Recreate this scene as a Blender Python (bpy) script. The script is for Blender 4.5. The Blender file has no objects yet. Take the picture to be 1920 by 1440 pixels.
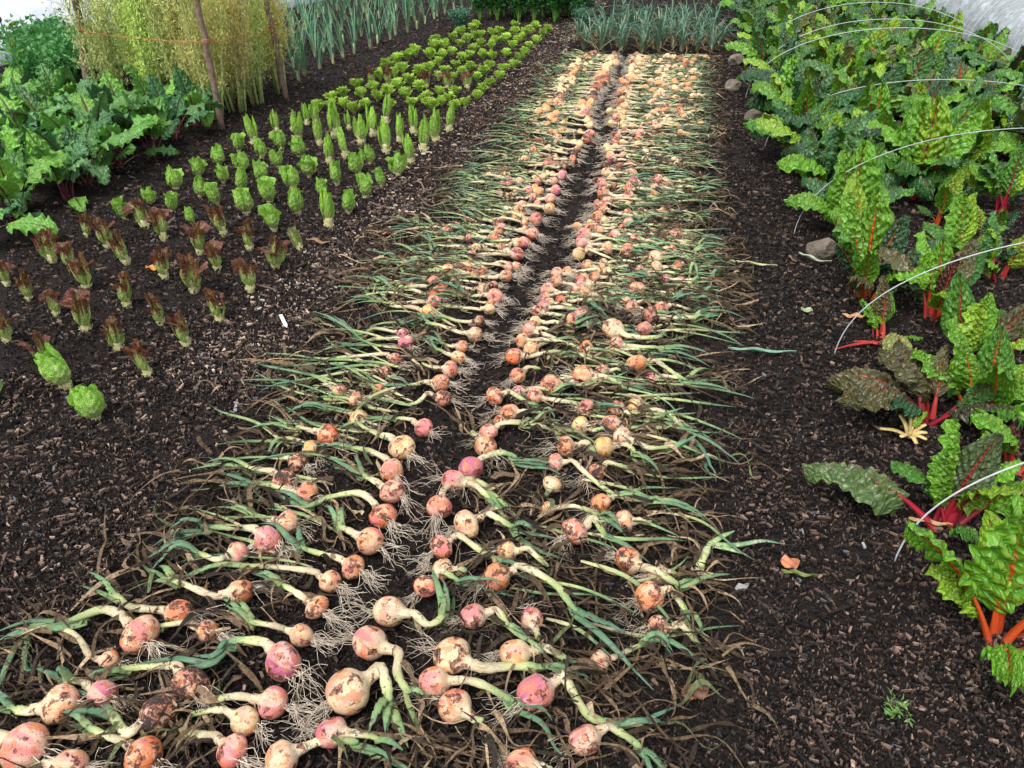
import bpy, math, random
import numpy as np
from mathutils import Vector, Matrix, Euler
random.seed(7); rng = np.random.default_rng(7)
S = bpy.context.scene; C = S.collection
R_ = math.radians; PI = math.pi
# ------------------------------------------------------------------ camera, sky, sun, exposure
CAMH, PITCH, YAW, FPX = 1.45, R_(32.2), R_(11.6), 1443.0
cam = bpy.data.objects.new('camera', bpy.data.cameras.new('camera')); C.objects.link(cam)
cam.location = (0, 0, CAMH); cam.rotation_euler = (PI/2 - PITCH, 0, YAW)
cam.data.sensor_width = 36; cam.data.lens = 36*FPX/1920; cam.data.clip_start = .05; cam.data.clip_end = 500
S.camera = cam
W = bpy.data.worlds.new('World'); S.world = W; W.use_nodes = True
nt = W.node_tree; bg = nt.nodes['Background']
sky = nt.nodes.new('ShaderNodeTexSky'); sky.sky_type = 'NISHITA'; sky.sun_disc = False
SUN_EL, SUN_AZ = R_(62), R_(205)
sky.sun_elevation = SUN_EL; sky.sun_rotation = SUN_AZ; sky.dust_density = 3; sky.ozone_density = 1
hs = nt.nodes.new('ShaderNodeHueSaturation'); hs.inputs['Saturation'].default_value = .3
nt.links.new(sky.outputs[0], hs.inputs['Color']); nt.links.new(hs.outputs[0], bg.inputs[0])
bg.inputs[1].default_value = .15
sun = bpy.data.objects.new('sun', bpy.data.lights.new('sun', 'SUN')); C.objects.link(sun)
sun.data.energy = 1.5; sun.data.angle = R_(45); sun.data.color = (1, .965, .92)
sun.rotation_euler = (PI/2 - SUN_EL, 0, PI - SUN_AZ)
S.view_settings.view_transform = 'Standard'; S.view_settings.look = 'None'; S.view_settings.gamma = 1
S.view_settings.exposure = .95
# ------------------------------------------------------------------ photo geometry helpers
_R = np.array([math.cos(YAW), math.sin(YAW), 0]); _H = np.array([-math.sin(YAW), math.cos(YAW), 0])
_F = _H*math.cos(PITCH) + np.array([0, 0, -math.sin(PITCH)]); _U = _H*math.sin(PITCH) + np.array([0, 0, math.cos(PITCH)])
def ray(x, y): return _F + _R*(x-960)/FPX - _U*(y-720)/FPX
def at(x, y, z=0.0):
    d = ray(x, y); return np.array([0, 0, CAMH]) + d*((z-CAMH)/d[2])
def atY(x, y, Y):
    d = ray(x, y); return np.array([0, 0, CAMH]) + d*(Y/d[1])
def depth(P): return float((np.asarray(P) - [0, 0, CAMH]) @ _F)
# ------------------------------------------------------------------ noise
_T = rng.random((256, 256))
def vn(x, y):
    x = np.asarray(x, float); y = np.asarray(y, float)
    xi = np.floor(x).astype(int); yi = np.floor(y).astype(int); fx = x-xi; fy = y-yi
    fx = fx*fx*(3-2*fx); fy = fy*fy*(3-2*fy)
    g = lambda a, b: _T[a & 255, b & 255]
    return (g(xi, yi)*(1-fx)+g(xi+1, yi)*fx)*(1-fy) + (g(xi, yi+1)*(1-fx)+g(xi+1, yi+1)*fx)*fy
def fbm(x, y, o=4):
    s = 0; a = .5
    for i in range(o): s = s + a*vn(x*2**i+17*i, y*2**i+31*i); a *= .5
    return s
# ------------------------------------------------------------------ mesh helpers
def mesh(name, V, Q, mat=None, smooth=True, **attrs):
    V = np.asarray(V, np.float32); Q = [np.asarray(q, np.int32) for q in (Q if isinstance(Q, list) else [Q]) if len(q)]
    me = bpy.data.meshes.new(name); me.vertices.add(len(V)); me.vertices.foreach_set('co', V.ravel())
    tot = np.concatenate([np.full(len(q), q.shape[1], np.int32) for q in Q]); li = np.concatenate([q.ravel() for q in Q])
    me.loops.add(len(li)); me.loops.foreach_set('vertex_index', li)
    me.polygons.add(len(tot)); st = np.concatenate([[0], np.cumsum(tot)[:-1]]).astype(np.int32)
    me.polygons.foreach_set('loop_start', st); me.polygons.foreach_set('loop_total', tot)
    me.polygons.foreach_set('use_smooth', np.full(len(tot), smooth)); me.update(calc_edges=True)
    for k, a in attrs.items():
        a = np.asarray(a, np.float32)
        if a.ndim == 1: at_ = me.attributes.new(k, 'FLOAT', 'POINT'); at_.data.foreach_set('value', a)
        else:
            if a.shape[1] == 2: a = np.c_[a, np.zeros(len(a))]
            at_ = me.attributes.new(k, 'FLOAT_VECTOR', 'POINT'); at_.data.foreach_set('vector', a.astype(np.float32).ravel())
    if mat: me.materials.append(mat)
    return me
def obj(name, me, parent=None, loc=None, col=None, rot=None, scale=None):
    o = bpy.data.objects.new(name, me); C.objects.link(o)
    if parent: o.parent = parent
    if loc is not None: o.location = loc
    if rot is not None: o.rotation_euler = rot
    if scale is not None: o.scale = (scale,)*3 if isinstance(scale, (int, float)) else scale
    if col is not None: o.color = col
    return o
def tag(o, label, cat, group=None):
    o['label'] = label; o['category'] = cat
    if group: o['group'] = group
    return o
def thing(name, label, cat, loc=(0, 0, 0), rotz=0, group=None):
    o = bpy.data.objects.new(name, None); C.objects.link(o); o.location = loc; o.rotation_euler = (0, 0, rotz)
    o.empty_display_size = .02
    return tag(o, label, cat, group)
def kind(o, k, label=None):
    o['kind'] = k
    if label: o['label'] = label
    return o
def grid(nu, nv):
    i = np.arange(nu-1)[:, None]; j = np.arange(nv-1)[None]; a = i*nv+j
    return np.stack([a, a+1, a+nv+1, a+nv], -1).reshape(-1, 4)
def catmull(P, n):
    P = np.asarray(P, float)
    if len(P) == 2: return P[0] + (P[1]-P[0])*np.linspace(0, 1, n)[:, None]
    P = np.vstack([2*P[0]-P[1], P, 2*P[-1]-P[-2]]); m = len(P)-3
    seg = np.linalg.norm(np.diff(P[1:-1], axis=0), axis=1); cs = np.r_[0, np.cumsum(seg)]
    t = np.linspace(0, cs[-1], n); k = np.clip(np.searchsorted(cs, t, 'right')-1, 0, m-1); u = ((t-cs[k])/np.maximum(seg[k], 1e-9))[:, None]
    a, b, c, d = P[k], P[k+1], P[k+2], P[k+3]
    return .5*((2*b) + (c-a)*u + (2*a-5*b+4*c-d)*u*u + (3*b-a-3*c+d)*u**3)
def tube(P, r, k=8, flat=1.0, t0=0., t1=1., cap=True):
    """round or flattened tube along P; returns V, [Q], t"""
    P = np.asarray(P, float); n = len(P); r = np.broadcast_to(np.asarray(r, float), (n,))
    T = np.gradient(P, axis=0); T /= np.linalg.norm(T, axis=1)[:, None]+1e-12
    up = np.array([0, 0, 1.]) if abs(T[:, 2]).mean() < .8 else np.array([1., 0, 0])
    B = np.cross(T, up); B /= np.linalg.norm(B, axis=1)[:, None]+1e-9; N = np.cross(B, T)
    a = np.arange(k)*2*PI/k
    V = P[:, None] + r[:, None, None]*(np.cos(a)[None, :, None]*B[:, None] + flat*np.sin(a)[None, :, None]*N[:, None])
    i = np.arange(n-1)[:, None]; j = np.arange(k)[None]
    Q = np.stack([i*k+j, i*k+(j+1) % k, (i+1)*k+(j+1) % k, (i+1)*k+j], -1).reshape(-1, 4)
    V = V.reshape(-1, 3); t = np.repeat(np.linspace(t0, t1, n), k)
    Qs = [Q]
    if cap and k >= 3:
        V = np.vstack([V, P[-1:] + T[-1:]*r[-1]*.6, P[:1] - T[:1]*r[0]*.4]); t = np.r_[t, t1, t0]; m = n*k; b = (n-1)*k; jj = np.arange(k)
        Qs.append(np.stack([b+jj, b+(jj+1) % k, np.full(k, m)], -1)); Qs.append(np.stack([(jj+1) % k, jj, np.full(k, m+1)], -1))
    return V, Qs, t
def join(parts):
    """parts: (V, [Q..], t) -> merged"""
    Vs, Ts, q3, q4, o = [], [], [], [], 0
    for V, Qs, t in parts:
        Vs.append(V); Ts.append(t)
        for q in Qs: (q3 if q.shape[1] == 3 else q4).append(q+o)
        o += len(V)
    return np.vstack(Vs), [np.vstack(x) for x in (q4, q3) if x], np.concatenate(Ts)
def strands(P, r, k=3):
    """many thin tubes at once. P (m,n,3), r (m,n)"""
    m, n, _ = P.shape
    T = np.gradient(P, axis=1); T /= np.linalg.norm(T, axis=2)[..., None]+1e-12
    ref = np.where(abs(T[..., 2:3]) > .85, np.array([1., .1, 0]), np.array([.0, .1, 1.]))
    B = np.cross(T, ref); B /= np.linalg.norm(B, axis=2)[..., None]+1e-9; N = np.cross(B, T)
    a = np.arange(k)*2*PI/k
    V = P[:, :, None] + r[:, :, None, None]*(np.cos(a)[:, None]*B[:, :, None] + np.sin(a)[:, None]*N[:, :, None])
    i = np.arange(n-1)[:, None]; j = np.arange(k)[None]
    q = np.stack([i*k+j, i*k+(j+1) % k, (i+1)*k+(j+1) % k, (i+1)*k+j], -1).reshape(-1, 4)
    Q = (np.arange(m)[:, None, None]*n*k + q).reshape(-1, 4)
    t = np.broadcast_to(np.linspace(0, 1, n)[None, :, None], (m, n, k)).ravel()
    return V.reshape(-1, 3), Q, t
def ribbons(P, w, B):
    """P (m,n,3) centres, w (m,n) half widths, B (m,n,3) side vector"""
    m, n, _ = P.shape
    V = np.stack([P-B*w[..., None], P+B*w[..., None]], 2)
    i = np.arange(n-1); q = np.stack([i*2, i*2+1, i*2+3, i*2+2], -1)
    Q = (np.arange(m)[:, None, None]*n*2+q).reshape(-1, 4)
    return V.reshape(-1, 3), Q
# ------------------------------------------------------------------ node helpers
class M:
    def __init__(s, name, rough=.6, spec=.5):
        s.m = bpy.data.materials.new(name); s.m.use_nodes = True; s.t = s.m.node_tree
        s.b = s.t.nodes['Principled BSDF']; s.b.inputs['Roughness'].default_value = rough
        s.b.inputs['Specular IOR Level'].default_value = spec
    def n(s, typ, **kw):
        nd = s.t.nodes.new('ShaderNode'+typ)
        for k, v in kw.items():
            if k.startswith('_'): setattr(nd, k[1:], v)
        for k, v in kw.items():
            if not k.startswith('_'): s.set(nd.inputs[int(k[1:]) if k[0] == 'i' and k[1:].isdigit() else k.replace('__', ' ')], v)
        return nd
    def set(s, inp, v):
        if hasattr(v, 'is_output'): s.t.links.new(v, inp)
        elif isinstance(v, (tuple, list)) and len(v) == 3 and inp.type == 'RGBA': inp.default_value = (*v, 1)
        else: inp.default_value = v
    def attr(s, name, out='Vector', typ='GEOMETRY'): return s.n('Attribute', _attribute_name=name, _attribute_type=typ).outputs[out]
    def math(s, op, a, b=0., c=0.): return s.n('Math', _operation=op, i0=a, i1=b, i2=c).outputs[0]
    def mix(s, f, a, b, blend='MIX'):
        nd = s.n('Mix', _data_type='RGBA', _blend_type=blend)
        s.set(nd.inputs[0], f); s.set(nd.inputs[6], a); s.set(nd.inputs[7], b); return nd.outputs[2]
    def ramp(s, f, stops, interp='LINEAR'):
        nd = s.t.nodes.new('ShaderNodeValToRGB'); s.set(nd.inputs[0], f); cr = nd.color_ramp; cr.interpolation = interp
        while len(cr.elements) < len(stops): cr.elements.new(.5)
        for e, (p, c) in zip(cr.elements, stops):
            e.position = p; e.color = (*c, 1) if isinstance(c, (tuple, list)) else (c, c, c, 1)
        return nd.outputs[0]
    def noise(s, vec=None, scale=5., detail=3., rough=.6, dist=0.):
        nd = s.n('TexNoise', Scale=scale, Detail=detail, Roughness=rough, Distortion=dist)
        if vec is not None: s.set(nd.inputs['Vector'], vec)
        return nd.outputs[0]
    def vor(s, vec, scale, feature='F1', out='Distance'):
        nd = s.n('TexVoronoi', _feature=feature, Scale=scale)
        if vec is not None: s.set(nd.inputs['Vector'], vec)
        return nd.outputs[out]
    def sep(s, v): return s.n('SeparateXYZ', i0=v).outputs
    def comb(s, x, y, z=0.): return s.n('CombineXYZ', i0=x, i1=y, i2=z).outputs[0]
    def objvec(s):
        tc = s.n('TexCoord'); oi = s.n('ObjectInfo')
        r = s.math('MULTIPLY', oi.outputs['Random'], 57.)
        return s.n('VectorMath', _operation='ADD', i0=tc.outputs['Object'], i1=s.comb(r, s.math('MULTIPLY', r, 1.7), r)).outputs[0]
    def info(s): return s.n('ObjectInfo').outputs
    def bump(s, h, strength=.3, dist=.01, normal=None):
        nd = s.n('Bump', Strength=strength, Distance=dist, Height=h)
        if normal is not None: s.set(nd.inputs['Normal'], normal)
        s.set(s.b.inputs['Normal'], nd.outputs[0]); return nd.outputs[0]
    def col(s, c): s.set(s.b.inputs['Base Color'], c)
    def leafy(s, c, amt=.35):
        """mix in translucency as thin leaves have"""
        tr = s.n('BsdfTranslucent', Color=c); mx = s.n('MixShader', Fac=amt)
        s.t.links.new(s.b.outputs[0], mx.inputs[1]); s.t.links.new(tr.outputs[0], mx.inputs[2])
        out = s.t.nodes['Material Output']; s.t.links.new(mx.outputs[0], out.inputs['Surface'])
# ------------------------------------------------------------------ materials
def mat_soil():
    m = M('soil', .95, .12); g = m.n('NewGeometry').outputs['Position']
    a = m.noise(g, 2.2, 3); b = m.noise(g, 75., 6, .72); c = m.vor(g, 130.)
    base = m.ramp(b, [(.3, (.007, .0058, .0055)), (.5, (.02, .0155, .014)), (.7, (.052, .038, .032)), (.85, (.11, .08, .065))])
    base = m.mix(m.ramp(a, [(.35, 0.), (.7, .5)]), base, (.034, .026, .023), 'MIX')
    sp = m.ramp(m.vor(g, 46.), [(.0, 1.), (.12, 1.), (.16, 0.)]); gate = m.ramp(m.noise(g, 23., 1), [(.6, 0.), (.66, .8)])
    base = m.mix(m.math('MULTIPLY', sp, gate), base, (.2, .155, .12))
    m.col(base); m.bump(m.math('ADD', m.math('MULTIPLY', b, 1.3), c), 1., .012); return m.m
def mat_chips():
    m = M('wood_chips', .8, .22); c = m.attr('col', 'Vector'); g = m.n('NewGeometry').outputs['Position']
    n = m.noise(g, 260., 3, .7)
    m.col(m.mix(1., c, m.ramp(n, [(.3, .55), (.7, 1.35)]), 'MULTIPLY')); m.bump(n, .5, .003); return m.m
def mat_bulb():
    m = M('onion_skin', .3, .5); inf = m.info(); uv = m.attr('uvw'); s = m.sep(uv); ov = m.objvec()
    big = m.noise(ov, 1.1, 2, .5); rnd = m.math('MULTIPLY', inf['Random'], 91.)
    str_ = m.noise(m.comb(m.math('MULTIPLY', s[0], 16.), m.math('MULTIPLY', s[1], .9), rnd), 1.6, 3, .65)
    ang = m.noise(m.comb(m.math('MULTIPLY', s[0], .75), m.math('MULTIPLY', s[1], .5), rnd), 1.5, 1, .5)
    base = inf['Color']
    peel = m.mix(.7, base, (.62, .2, .06)); pale = m.mix(.6, base, (.72, .56, .37)); pink = m.mix(.6, base, (.6, .17, .24))
    c = m.mix(m.ramp(ang, [(.42, 0.), (.5, 1.)]), base, pale)
    c = m.mix(m.ramp(m.noise(ov, 1.6, 2, .5), [(.5, 0.), (.55, .9)]), c, peel)
    c = m.mix(m.ramp(m.noise(m.comb(m.math('MULTIPLY', s[0], .9), s[1], m.math('ADD', rnd, 7.)), 1.4, 1), [(.55, 0.), (.66, .75)]), c, pink)
    c = m.mix(m.ramp(str_, [(.35, .55), (.55, 0.)]), c, m.mix(.5, c, (.4, .1, .04)))
    c = m.mix(m.ramp(str_, [(.6, 0.), (.8, .45)]), c, (.85, .7, .5))
    # pale neck, dark root plate
    c = m.mix(m.ramp(s[1], [(.52, 0.), (.75, .75)]), c, (.62, .55, .36))
    # red-brown torn skin and soil
    al = inf['Alpha']
    n1 = m.noise(ov, 1.5, 6, .62, .4); n2 = m.noise(ov, 7., 5, .7); n3 = m.noise(ov, 16., 3, .6)
    tb = m.math('ADD', n1, m.math('MULTIPLY', al, .17))
    c = m.mix(m.ramp(tb, [(.575, 0.), (.59, .85)]), c, m.mix(n2, (.3, .07, .03), (.13, .04, .025)))
    d = m.math('ADD', m.math('ADD', m.math('MULTIPLY', n1, .45), m.math('MULTIPLY', n2, .5)), m.math('MULTIPLY', al, .12))
    c = m.mix(m.ramp(d, [(.545, 0.), (.565, .97)]), c, (.018, .012, .01))
    c = m.mix(m.ramp(n3, [(.61, 0.), (.63, .92)]), c, (.03, .018, .013))
    m.col(c); m.set(m.b.inputs['Roughness'], m.ramp(d, [(.5, .34), (.62, .8)])); m.set(m.b.inputs['Subsurface Weight'], .08)
    m.b.inputs['Subsurface Radius'].default_value = (.01, .005, .003); m.b.inputs['Subsurface Scale'].default_value = .3
    m.bump(m.math('ADD', m.math('MULTIPLY', str_, .6), m.math('MULTIPLY', n2, .8)), .35, .08); return m.m
def mat_oleaf(fixed=False):
    m = M('onion_top', .45, .4); t = m.attr('t', 'Fac'); inf = m.info(); ov = m.objvec(); sp = m.sep(m.attr('uvw'))
    rnd = m.math('MULTIPLY', inf['Random'], 77.)
    st = m.noise(m.comb(m.math('MULTIPLY', sp[0], 5.), m.math('MULTIPLY', sp[1], 7.), rnd), 3., 4, .7)
    n = m.noise(ov, 16., 3)
    tt = m.math('ADD', m.math('ADD', t, m.math('MULTIPLY', m.math('SUBTRACT', n, .5), .30)), m.math('ADD', m.math('MULTIPLY', m.math('SUBTRACT', st, .5), .35), 0. if fixed else m.math('SUBTRACT', inf['Alpha'], 1.)))
    c = m.ramp(tt, [(.0, (.53, .42, .26)), (.18, (.62, .55, .35)), (.36, (.43, .48, .2)), (.55, (.2, .32, .12)), (.68, (.095, .215, .105)), (1., (.07, .165, .105))])
    c = m.mix(m.ramp(st, [(.55, 0.), (.72, .6)]), c, (.72, .64, .46))
    c = m.mix(m.math('MULTIPLY', m.ramp(st, [(.33, .8), (.45, 0.)]), m.ramp(t, [(.3, 1.), (.8, .3)])), c, (.22, .13, .065))
    c = m.mix(1., c, m.ramp(m.noise(ov, 9., 2), [(.3, .65), (.7, 1.2)]), 'MULTIPLY')
    fine = m.noise(ov, 60., 5, .75); d2 = m.noise(ov, 24., 5, .7)
    c = m.mix(m.ramp(d2, [(.58, 0.), (.62, .85)]), c, (.10, .065, .035))
    c = m.mix(m.ramp(fine, [(.60, 0.), (.63, .92)]), c, (.028, .018, .013))
    m.col(c); m.bump(m.math('ADD', fine, m.math('MULTIPLY', st, 1.5)), .6, .004); return m.m
def mat_dead():
    m = M('withered_leaf', .75, .25); c = m.attr('col'); g = m.n('NewGeometry').outputs['Position']; n = m.noise(g, 120., 4, .7)
    cc = m.mix(1., c, m.ramp(n, [(.35, .35), (.65, 1.35)]), 'MULTIPLY'); m.col(cc); m.bump(n, .5, .004); m.leafy(cc, .15); return m.m
def mat_root():
    m = M('onion_root', .7, .3); g = m.n('NewGeometry').outputs['Position']
    m.col(m.ramp(m.noise(g, 60., 2), [(.35, (.3, .24, .18)), (.6, (.62, .54, .43))])); return m.m
def mat_lettuce(name, pink=(.18, .05, .05), t0=.12, t1=.55, red=False):
    m = M(name, .36, .45); uv = m.attr('uvw'); s = m.sep(uv); inf = m.info(); ov = m.objvec(); rnd = m.math('MULTIPLY', inf['Random'], 37.)
    lv = m.comb(m.math('MULTIPLY', s[0], .8), m.math('MULTIPLY', s[1], 1.3), rnd)
    nz = m.noise(lv, 3.5 if red else 7., 4, .65)
    t = m.math('ADD', s[1], m.math('MULTIPLY', m.math('SUBTRACT', nz, .5), 1.1 if red else .4))
    n = m.noise(lv, 9., 4, .65); av = m.math('ABSOLUTE', s[0])
    c = m.mix(m.ramp(t, [(t0, 0.), (t1, 1.)]), (.45, .6, .16) if red else (.62, .72, .26), inf['Color'])
    lat = m.math('ABSOLUTE', m.math('SUBTRACT', m.math('FRACT', m.math('SUBTRACT', m.math('MULTIPLY', s[1], 7.), m.math('MULTIPLY', av, 2.4))), .5))
    rib = m.math('MAXIMUM', m.math('MULTIPLY', m.ramp(av, [(.04, 1.), (.15, 0.)]), m.ramp(s[1], [(.55, 1.), (.95, .15)])), m.math('MULTIPLY', m.ramp(lat, [(.05, .75), (.15, 0.)]), m.ramp(s[1], [(.2, .9), (.9, .25)])))
    c = m.mix(rib, c, (.62, .74, .28))
    edge = m.math('MULTIPLY', m.math('MAXIMUM', m.ramp(av, [(.75, 0.), (1., 1.)]), m.ramp(s[1], [(.85, 0.), (1., 1.)])), m.math('SUBTRACT', 1., inf['Alpha']))
    c = m.mix(edge, c, pink)
    cel = m.vor(lv, 13., 'DISTANCE_TO_EDGE')
    c = m.mix(1., c, m.ramp(n, [(.3, .7), (.7, 1.3)]), 'MULTIPLY'); c = m.mix(m.ramp(cel, [(.0, .8), (.12, 0.)]), c, m.mix(1., c, (.4, .5, .4), 'MULTIPLY'))
    m.col(c); m.bump(m.math('ADD', m.ramp(cel, [(0., 0.), (.3, 1.)]), m.math('MULTIPLY', n, .6)), .55, .004); m.leafy(c, .35); return m.m
def mat_blade(name, cells=10., rough=.25, veinc=None, dark=.75, trans=.28):
    m = M(name, rough, .45); uv = m.attr('uvw'); s = m.sep(uv); inf = m.info(); rnd = m.math('MULTIPLY', inf['Random'], 31.)
    av = m.math('ABSOLUTE', s[0]); c0 = inf['Color']
    vec = m.comb(m.math('MULTIPLY', s[0], .5), m.math('MULTIPLY', s[1], 1.25), rnd)
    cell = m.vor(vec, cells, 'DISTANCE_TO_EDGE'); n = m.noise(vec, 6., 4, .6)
    p = m.math('SUBTRACT', m.math('MULTIPLY', s[1], 8.), m.math('MULTIPLY', av, 2.2))
    lat = m.math('ABSOLUTE', m.math('SUBTRACT', m.math('FRACT', p), .5))
    stalkc = m.mix(inf['Alpha'], (.26, .012, .03), (.5, .1, .015)) if veinc is None else veinc
    c = m.mix(m.ramp(n, [(.3, 0.), (.7, .55)]), c0, m.mix(1., c0, (1.9, 1.5, .9), 'MULTIPLY'))
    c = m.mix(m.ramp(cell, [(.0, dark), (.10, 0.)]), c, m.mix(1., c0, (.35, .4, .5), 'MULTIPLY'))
    c = m.mix(m.math('MULTIPLY', m.ramp(lat, [(.03, .8), (.08, 0.)]), m.ramp(av, [(.2, 1.), (.75, .25)])), c, m.mix(.55, stalkc, c0))
    wv = m.math('ADD', .02, m.math('MULTIPLY', m.math('SUBTRACT', 1., s[1]), .055))
    c = m.mix(m.math('LESS_THAN', av, wv), c, stalkc)
    m.col(c); h = m.math('ADD', m.math('MULTIPLY', m.ramp(cell, [(.0, 0.), (.28, 1.)]), 1.), m.math('MULTIPLY', m.noise(vec, 30., 3), .25))
    m.bump(h, .55, .008); m.leafy(c, trans); return m.m
def mat_stalk(name='chard_stalk', pal=((.27, .008, .03), (.5, .075, .012))):
    m = M(name, .3, .5); inf = m.info(); uv = m.attr('uvw'); s = m.sep(uv); n = m.noise(m.comb(m.math('MULTIPLY', s[0], 9.), s[1], 0.), 3., 3)
    c = m.mix(inf['Alpha'], *pal); c = m.mix(m.ramp(s[1], [(.0, .35), (.25, 0.)]), c, (.45, .2, .17))
    c = m.mix(1., c, m.ramp(n, [(.3, .65), (.7, 1.25)]), 'MULTIPLY'); m.col(c); m.bump(n, .4, .004); return m.m
def mat_simple(name, c, rough=.6, spec=.4, nscale=20., lo=.7, hi=1.25, bump=.2, trans=0., coord='obj', bd=.005):
    m = M(name, rough, spec); v = m.objvec() if coord == 'obj' else m.n('NewGeometry').outputs['Position']; n = m.noise(v, nscale, 4, .65)
    cc = m.mix(1., c if c is not None else m.info()['Color'], m.ramp(n, [(.3, lo), (.7, hi)]), 'MULTIPLY'); m.col(cc)
    if bump: m.bump(n, bump, bd)
    if trans: m.leafy(cc, trans)
    return m.m
def mat_upright(name):   # leek and onion leaves: obj colour, pale base, yellow tips
    m = M(name, .5, .35); t = m.attr('t', 'Fac'); ov = m.objvec(); inf = m.info()
    c = m.ramp(t, [(.0, (.55, .55, .35)), (.12, (.3, .4, .15)), (.3, (.5, .5, .5))])
    c = m.mix(m.ramp(t, [(.05, 0.), (.3, 1.)]), (.5, .5, .27), inf['Color'])
    c = m.mix(m.ramp(m.noise(ov, 9., 3), [(.55, 0.), (.68, .7)]), c, (.36, .33, .17))
    c = m.mix(m.ramp(t, [(.9, 0.), (1., .7)]), c, (.4, .34, .18))
    m.col(c); m.leafy(c, .15); return m.m
MAT = dict(soil=mat_soil(), chips=mat_chips(), bulb=mat_bulb(), top=mat_oleaf(), top2=mat_oleaf(True), dead=mat_dead(), root=mat_root(),
           lettuce=mat_lettuce('lettuce_leaf'), frilly=mat_lettuce('frilly_lettuce_leaf', (.5, .36, .1), .05, .4), redl=mat_lettuce('red_lettuce_leaf', (.1, .02, .02), .46, .74, True),
           chard=mat_blade('chard_blade'), beet=mat_blade('beet_blade', 6., .36, (.1, .012, .035), .3, .25), stalk=mat_stalk(),
           pstalk=mat_stalk('pale_stalk', ((.55, .52, .3), (.6, .5, .2))), bstalk=mat_stalk('beet_stalk', ((.09, .014, .03), (.14, .03, .045))),
           up=mat_upright('upright_leaf'), stump=mat_simple('lettuce_stump', (.5, .47, .24), .6, .3, 60., .6, 1.2, .4),
           bark=mat_simple('bark', (.17, .115, .085), .85, .3, 30., .45, 1.5, .9), twine=mat_simple('orange_twine', (.5, .17, .07), .7, .3, 150., .7, 1.2, .3),
           stone=mat_simple('stone', (.15, .125, .095), .85, .3, 9., .45, 1.4, 1., bd=.03), steel=mat_simple('wire', (.42, .43, .44), .35, .5, 40., .8, 1.15, 0.),
           white=mat_simple('white_hoop', (.36, .40, .40), .35, .5, 40., .9, 1.1, 0.), col=mat_simple('foliage', None, .45, .4, 35., .55, 1.45, .3, .3))
# ------------------------------------------------------------------ the setting: soil sheet
def gz(x, y):
    x = np.asarray(x, float); y = np.asarray(y, float)
    near = np.exp(-np.maximum(np.hypot(x, y)-8, 0)/6)
    g = -.02*np.exp(-((x+.55)/.10)**2)                                      # the bare furrow between the onion rows
    return near*((fbm(x*1.7, y*1.7, 3)-.45)*.04 + (fbm(x*9, y*9, 3)-.45)*.016) + g*near
def axis(a, b, c, d, fine, coarse_n):
    mid = np.arange(b, c, fine)
    L = b-(b-a)*np.geomspace(.002, 1, coarse_n)[::-1]; Rr = c+(d-c)*np.geomspace(.002, 1, coarse_n)
    return np.r_[L, mid, Rr]
X = axis(-160, -5.5, 3.2, 160, .014, 26); Y = axis(-60, .6, 9.5, 260, .015, 60)
GX, GY = np.meshgrid(X, Y, indexing='ij')
fade = np.exp(-np.maximum(GY-7, 0)/2.5)
GZ = gz(GX, GY) + fade*((fbm(GX*38, GY*38, 3)-.45)*.013)
soil = obj('ground', mesh('ground', np.stack([GX, GY, GZ], -1).reshape(-1, 3), grid(len(X), len(Y))[:, ::-1], MAT['soil']))
kind(soil, 'structure', 'dark brown garden soil under beds and paths')
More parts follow.
